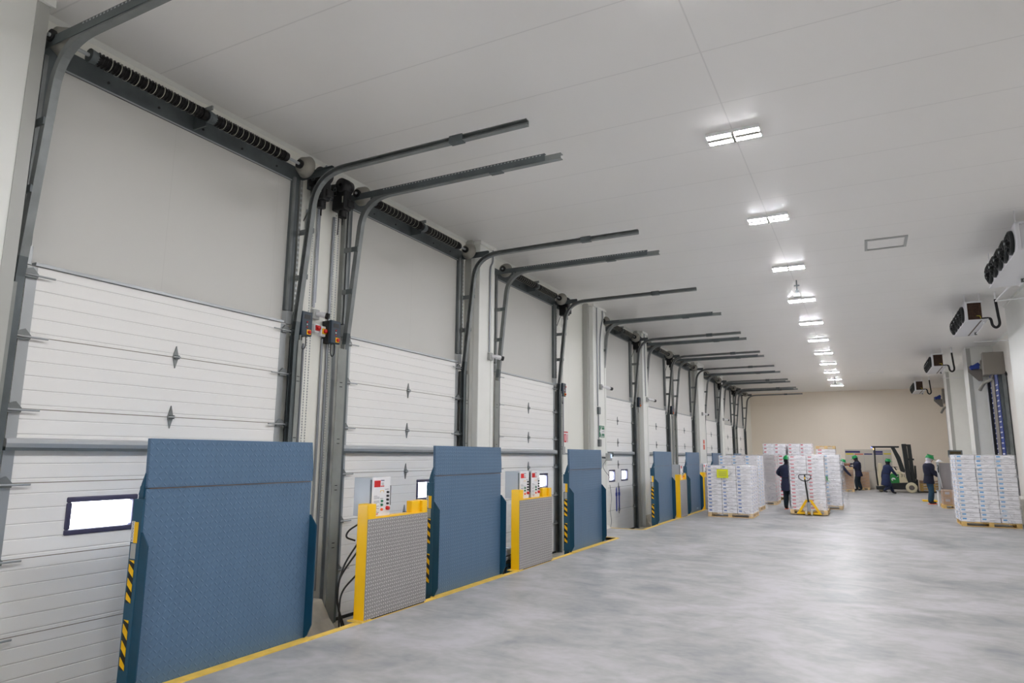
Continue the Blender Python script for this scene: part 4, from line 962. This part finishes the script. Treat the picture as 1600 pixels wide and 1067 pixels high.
for k, (x, z) in enumerate(((-1.9, 1.93), (1.62, 1.9))):
    tag(mb().box(x, x + .16, YF - .015, YF, z, z + .05, m_print).build('wall_plate'), 'tiny grey plate on the end wall, the %s one' % ('left', 'right')[k], 'plate', 'tiny plates on the end wall')

# ------------------------------------------------------------------ forklift
e = empty('forklift', (0, 36.0, 0)); tag(e, 'cream and green electric forklift with black mast and number 31 by the end wall', 'forklift')
mb().prism([(.3, .12), (.62, .1), (1.0, .14), (1.5, .14), (1.9, .1), (1.95, .3), (1.6, .46), (.95, .42), (.62, .3), (.3, .26)], 1, .0, .85, m_fblack).build('chassis', e, .02, 2)
mb().prism([(.4, .26), (.66, .26), (.6, 1.02), (.62, 1.3), (.46, 1.32), (.42, 1.0)], 1, .06, .8, m_cream).build('rear_cowl', e, .03, 2)
mb().prism([(.66, .4), (1.62, .42), (1.56, .62), (1.44, .86), (1.3, .98), (1.02, 1.02), (.98, .9), (.66, .8)], 1, .04, .82, m_cream).build('front_cowl', e, .03, 2)
g = mb().prism([(.8, .42), (1.26, .42), (1.26, .82), (.98, .86), (.8, .7)], 1, .02, .05, m_fgreen).build('green_panel', e, .005)
b = mb(); b.prism([(1.02 + .1 * math.cos(t * .35) * (1 - .03 * t), .58 + .1 * math.sin(t * .35) * (1 - .03 * t)) for t in range(14)] + [(.98, .6)], 1, .014, .02, m_white); b.box(1.15, 1.22, .014, .02, .7, .76, m_white).build('white_swirl', g)
mb().tube([(.38, .08, .3), (.34, .08, 1.2), (.36, .08, 2.04)], .03, m_fblack, 8).tube([(.38, .78, .3), (.34, .78, 1.2), (.36, .78, 2.04)], .03, m_fblack, 8).build('rear_guard_leg', e)
for y in (.08, .78):
    mb().prism([(1.02, 2.08), (1.16, 2.08), (1.38, 1.6), (1.52, 1.0), (1.5, .9), (1.36, .95), (1.24, 1.5), (1.1, 1.9)], 1, y - .03, y + .03, m_fblack).build('front_guard_leg', e, .006)
b = mb().box(.28, 1.36, .04, .1, 2.03, 2.1, m_fblack).box(.28, 1.36, .76, .82, 2.03, 2.1, m_fblack)
for k in range(6): b.box(.3 + k * .2, .34 + k * .2, .1, .76, 2.05, 2.09, m_fblack)
b.build('overhead_guard', e, .005)
for y in (.16, .62):
    mb().prism([(1.62, .1), (1.78, .1), (1.66, 2.2), (1.48, 2.2)], 1, y, y + .07, m_fblack).prism([(1.8, .06), (1.92, .06), (1.84, 2.14), (1.7, 2.14)], 1, y + .02, y + .08, m_fblack).build('mast_rail', e, .004)
b = mb()
for z, x in ((2.14, 1.5), (1.5, 1.58), (.5, 1.66)): b.box(x, x + .34, .2, .66, z - .04, z + .04, m_fblack)
b.cyl((1.72, .42, .2), (1.66, .42, 1.9), .03, m_fblack, 10).cyl((1.58, .24, .4), (1.5, .24, 1.9), .02, m_galvd, 8).build('mast_crossbar', e)
mb().box(1.9, 1.96, .1, .76, .3, .42, m_fblack).box(1.9, 1.96, .1, .76, .62, .72, m_fblack).box(1.92, 1.97, .12, .16, .7, 1.22, m_fblack).box(1.92, 1.97, .4, .44, .7, 1.22, m_fblack).box(1.92, 1.97, .7, .74, .7, 1.22, m_fblack).box(1.92, 1.97, .1, .76, 1.16, 1.22, m_fblack).box(1.93, 1.95, .14, .7, .42, 1.16, m_fblack).build('load_backrest', e, .004)
for y in (.2, .6): mb().box(1.96, 2.0, y, y + .08, .03, .6, m_fblack).box(1.96, 2.75, y, y + .08, .03, .06, m_fblack).build('fork', e, .004)
for y in (-.06, .78): 
    wv = mb().lathe((1.72, y + .07, .235), [(.11, -.075), (.2, -.075), (.235, -.05), (.235, .05), (.2, .075), (.11, .075)], m_tyre, 28, 'y').build('wheel', e)
    mb().lathe((1.72, y + .07, .235), [(.001, -.05), (.06, -.05), (.11, -.07), (.12, 0), (.11, .07), (.06, .05), (.001, .05)], m_hub, 24, 'y').build('wheel_hub', wv)
wv = mb().lathe((.52, .43, .13), [(.05, -.06), (.13, -.05), (.13, .05), (.05, .06)], m_tyre, 20, 'y').build('steer_wheel', e)
text('31', .2, m_fblack, Matrix.Translation((1.42, .036, .76)) @ Matrix.Rotation(PI / 2, 4, 'X'), 'fleet_number', e)
mb().cyl((.33, .1, 2.0), (.33, .1, 1.93), .03, m_beacon, 12).build('amber_beacon', e); mb().cyl((.24, .1, 2.06), (.24, .1, 2.02), .03, m_beaconb, 12).box(.22, .36, .08, .12, 2.06, 2.1, m_fblack).build('blue_beacon', e)
mb().box(.62, 1.0, .2, .66, .98 - .2, .86, m_fblack).tube([(1.2, .43, .98), (1.12, .43, 1.14)], .025, m_fblack, 8).lathe((1.1, .43, 1.15), [(.13, -.01), (.15, 0), (.13, .01)], m_fblack, 18).build('steering', e)

# ------------------------------------------------------------------ people
def ik(a, b_, l1, l2, pole):
    a, b_ = Vector(a), Vector(b_); d = b_ - a; L = d.length
    if L > (l1 + l2) * .995: b_ = a + d.normalized() * (l1 + l2) * .995; d = b_ - a; L = d.length
    t = (l1 * l1 - l2 * l2 + L * L) / (2 * L); h = math.sqrt(max(l1 * l1 - t * t, 0)); n = d.normalized()
    p = Vector(pole); p = (p - n * p.dot(n)); p = p.normalized() if p.length > 1e-5 else Vector((1, 0, 0))
    return a + n * t + p * h, b_
def person(lab, loc, rz, H_=1.58, pz=.83, lean=.05, feet=((-.1, 0, 0), (.1, 0, 0)), hands=((-.3, .1, .72), (.3, .1, .72)), kneep=((0, 1, 0), (0, 1, 0)), elbp=((-1, -.6, -.3), (1, -.6, -.3)), jm=None, tm=None, hoodm=None,
           glove=None, sole=False, headp=0.0, coat=.62, elev=(0, 0), curl=1.0):
    k = H_ / 1.58; jm, tm, hoodm, glove = jm or m_navy, tm or m_navyp, hoodm or m_hood, glove or m_boot
    root = empty('person', loc, rz); tag(root, lab, 'person')
    P = Vector((0, 0, pz)); ax = Vector((0, math.sin(lean), math.cos(lean))); fwv = Vector((0, math.cos(lean), -math.sin(lean)))
    W, Cc, N = P + ax * .18 * k, P + ax * .36 * k, P + ax * .5 * k
    hax = Vector((0, math.sin(lean * .5 + headp), math.cos(lean * .5 + headp)))
    Hb, Ht = N + hax * .07 * k, N + hax * .17 * k
    vs, ed, rad, roots = [], [], [], []
    def v(p, r, par=None, rt_=False):
        vs.append(Vector(p)); rad.append(r); 
        if par is not None: ed.append((par, len(vs) - 1))
        if rt_: roots.append(len(vs) - 1)
        return len(vs) - 1
    p0 = v(P, .125 * k, None, True); p1 = v(W, .12 * k, p0); p2 = v(Cc, .13 * k, p1); p3 = v(N, .06 * k, p2); p4 = v(Hb, .075 * k, p3); p5 = v(Ht, .075 * k, p4)
    seg = []
    for s, f, h, kp, ep in ((-1, feet[0], hands[0], kneep[0], elbp[0]), (1, feet[1], hands[1], kneep[1], elbp[1])):
        hip = P + Vector((s * .085 * k, 0, -.06 * k)); ank = Vector(f) + Vector((0, 0, .075))
        kn, ank = ik(hip, ank, .365 * k, .36 * k, kp)
        q = v(hip, .105 * k, p0); q = v(hip.lerp(kn, .5), .102 * k, q); q = v(kn, .09 * k, q); q = v(kn.lerp(ank, .5), .086 * k, q); q = v(ank, .066 * k, q); q = v(ank + Vector((0, .05, -.035)), .042 * k, q); q = v(ank + Vector((0, .15, -.042)), .034 * k, q)
        sh = Cc + ax * .07 * k + Vector((s * .165 * k, 0, 0)); el, wr = ik(sh, h, .27 * k, .25 * k, ep)
        q = v(sh, .08 * k, p2); q = v(sh.lerp(el, .5), .075 * k, q); q = v(el, .064 * k, q); q = v(el.lerp(wr, .6), .058 * k, q); q = v(wr, .038 * k, q)
        hd = (wr - el).normalized(); pm_ = wr + hd * .05 * k; q = v(pm_, .03 * k, q)
        side = hd.cross(Vector((0, 0, 1))); side = side.normalized() if side.length > .1 else Vector((1, 0, 0)); dn = hd.cross(side)
        if dn.z > 0: dn = -dn
        for j, L in enumerate((.045, .052, .049, .038)):
            o = pm_ + side * (.0105 * (j - 1.5) * 1.6) + hd * .02; f0 = v(o, .0085, None, True); f1 = v(o + hd * L * .5 + dn * L * .15 * curl, .008, f0); v(o + hd * L * .85 + dn * L * .55 * curl, .007, f1)
        o = pm_ - side * .024 - hd * .02; f0 = v(o, .009, None, True); f1 = v(o - side * .02 + hd * .02 + dn * .006, .0085, f0); v(o - side * .026 + hd * .045 + dn * .016, .0075, f1)
        seg.append((el, wr, ank, s, hd, sh, hip, kn))
    me = bpy.data.meshes.new('body'); me.from_pydata(vs, ed, []); o = bpy.data.objects.new('body', me); col.objects.link(o)
    m = o.modifiers.new('skin', 'SKIN'); m.branch_smoothing = .6; m.use_smooth_shade = True
    if not me.skin_vertices:
        bpy.context.view_layer.objects.active = o
    for sv, r in zip(me.skin_vertices[0].data, rad): sv.radius = (r, r)
    for i_ in range(len(vs)): me.skin_vertices[0].data[i_].use_root = i_ in roots
    sd = o.modifiers.new('sub', 'SUBSURF'); sd.levels = 1; sd.render_levels = 1
    bm2 = bpy.data.meshes.new_from_object(o.evaluated_get(bpy.context.evaluated_depsgraph_get()))
    o.modifiers.clear(); o.data = bm2; bm2.name = 'body'; bpy.data.meshes.remove(me)
    bm2.materials.clear()
    for mm in (jm, tm, m_skin, glove, m_boot): bm2.materials.append(mm)
    for pl in bm2.polygons:
        c = pl.center; k_ = 0
        if (c - N).dot(ax) > .0 and (c - N).length < .35 and abs(c.x) < .1: k_ = 2
        elif (c - P).dot(ax) < -.02 and min((c - s[6]).length + (c - s[7]).length for s in seg) < .62: k_ = 1
        for s in seg:
            if (c - s[1]).dot(s[4]) > -.01 and (c - s[1]).length < .22: k_ = 3
            dk = min((c - s[7]).length + (c - s[2]).length, 9)
            if dk < .4 * k + .16 and k_ == 0: k_ = 1
            if (c - s[2]).length < .2 and c.z < s[2].z + .02 and abs(c.z - s[2].z) < .14: k_ = 4
        pl.material_index = k_; pl.use_smooth = True
    o.parent = root
    # quilted jacket around the trunk
    T = Matrix.Translation(P) @ Matrix.Rotation(-lean, 4, 'X')
    prof = [(.165, -(.83 - coat) * .9), (.172, -.12), (.155, -.02), (.148, .06), (.142, .1), (.15, .13), (.17, .2), (.182, .3), (.185, .38), (.165, .44), (.11, .48), (.065, .5)]
    b = mb(); b.lathe((0, 0, 0), [(r * k, z * k) for r, z in prof], jm, 24, 'z', 1.2, .92)
    b.v = [tuple(T @ Vector(q)) for q in b.v]; j = b.build('jacket', root)
    b = mb(); b.lathe((0, 0, 0), [(.148 * k, .07 * k), (.152 * k, .085 * k), (.148 * k, .1 * k)], m_hood, 24, 'z', 1.2, .92); b.v = [tuple(T @ Vector(q)) for q in b.v]; b.build('waist_belt', j)
    # head: balaclava, face, helmet
    Th = Matrix.Translation(N + hax * .12 * k) @ Matrix.Rotation(-(lean * .5 + headp), 4, 'X')
    def hb(b, name, par=root): b.v = [tuple(Th @ Vector(q)) for q in b.v]; return b.build(name, par)
    b = mb(); b.sphere((0, -.012 * k, -.0), .098 * k, hoodm, 20, 12, (.95, 1.02, 1.15)); b.lathe((0, 0, 0), [(.075 * k, -.07 * k), (.092 * k, -.11 * k), (.115 * k, -.16 * k)], hoodm, 20); hb(b, 'hood')
    b = mb(); b.sphere((0, .035 * k, -.012 * k), .068 * k, m_skin, 18, 12, (.9, .9, 1.15)); b.prism([(-.012, -.02), (.012, -.02), (.006, .02), (-.006, .02)], 1, .09 * k, .108 * k, m_skin)
    for s in (-1, 1): b.sphere((s * .026 * k, .09 * k, .012 * k), .011 * k, m_white, 10, 6).sphere((s * .026 * k, .1 * k, .012 * k), .005 * k, m_black, 8, 6)
    b.box(-.02 * k, .02 * k, .08 * k, .094 * k, -.052 * k, -.044 * k, m_redsign); hb(b, 'face')
    b = mb(); hp = [(.118, .028), (.116, .06), (.105, .1), (.08, .13), (.045, .147), (.001, .152)]
    b.lathe((0, 0, 0), [(r * k, z * k) for r, z in hp], m_helm, 26, 'z', .92, 1.08); b.prism([(-.09 * k, .02 * k)] + [(.105 * k * math.sin(t), .02 * k) for t in (0,)] + [(.09 * k, .02 * k), (.06 * k, .034 * k), (-.06 * k, .034 * k)], 1, .08 * k, .165 * k, m_helm)
    b.lathe((0, 0, 0), [(.118 * k, .026 * k), (.127 * k, .024 * k), (.127 * k, .034 * k), (.118 * k, .038 * k)], m_helm, 26, 'z', .92, 1.08)
    b.box(-.014 * k, .014 * k, -.1 * k, .1 * k, .135 * k, .157 * k, m_helm); b.box(-.02 * k, .02 * k, .1 * k, .128 * k, .07 * k, .1 * k, m_white); hb(b, 'helmet')
    if sole:
        for s in seg:
            a = s[2]; mb().box(a.x - .045, a.x + .045, a.y - .07, a.y + .2, a.z - .085, a.z - .06, m_orangeg).build('boot_sole', root, .01)
    return root
R_ = math.radians
person('person in navy quilted suit and green helmet seen from behind, left of pallet truck', (-2.2, 22.65, 0), R_(-8), 1.60, .85, .06, feet=((-.1, .02, 0), (.12, -.14, 0)), hands=((-.2, .3, .98), (.22, .34, 1.0)), elbp=((-1, -.3, -.5), (1, -.3, -.5)), sole=True, coat=.5)
person('person in dark jacket, slate trousers and green helmet working at the weighing terminal', (1.88, 28.0, 0), R_(-78), 1.66, .89, .07, feet=((-.12, .06, 0), (.1, -.06, 0)), hands=((-.1, .42, .98), (.16, .3, .92)), elbp=((-.5, -1, -.4), (.5, -1, -.4)), jm=mat('dark_navy_jacket', (24, 28, 50), .85, noise=.2, scale=14), tm=m_navyb, hoodm=m_whitecap, sole=True, coat=.62, headp=.25, glove=m_boot)
person('person in long blue coat and green helmet walking in front of the forklift', (.72, 34.6, 0), R_(-62), 1.55, .78, .22, feet=((-.1, .3, 0.0), (.1, -.2, .06)), hands=((-.32, -.05, .66), (.25, .32, .8)), jm=mat('royal_navy_coat', (26, 38, 74), .85, noise=.2, scale=12), tm=mat('navy_quilted_trousers', (24, 34, 62), .85, noise=.2, scale=12), coat=.34, kneep=((0, 1, 0), (0, 1, 0)))
person('person in navy jacket with orange gloves and green helmet by notice board', (-.4, 37.1, 0), R_(80), 1.64, .87, .1, feet=((-.11, .08, 0), (.1, -.06, 0)), hands=((-.14, .34, 1.16), (.18, .3, 1.1)), glove=m_orangeg, elbp=((-.6, -.6, -1), (.6, -.6, -1)), headp=.3, coat=.6)
person('person with green helmet leaning over the brown pile, half hidden by film', (-1.22, 35.0, 0), R_(-70), 1.55, .78, .42, feet=((-.1, .0, 0), (.12, -.1, 0)), hands=((.05, .72, 1.3), (.25, .48, .72)), hoodm=m_whitecap, headp=.1, coat=.5, elbp=((-.6, -.2, 1), (.6, -.6, -1)))
person('crouching person of whom only the green helmet shows between two white loads', (-1.45, 22.65, 0), R_(-85), 1.5, .36, .5, feet=((-.16, -.05, 0), (.16, -.1, 0)), hands=((-.1, .2, .5), (.1, .22, .5)), coat=.7, kneep=((-.3, 1, .6), (.3, 1, .6)))
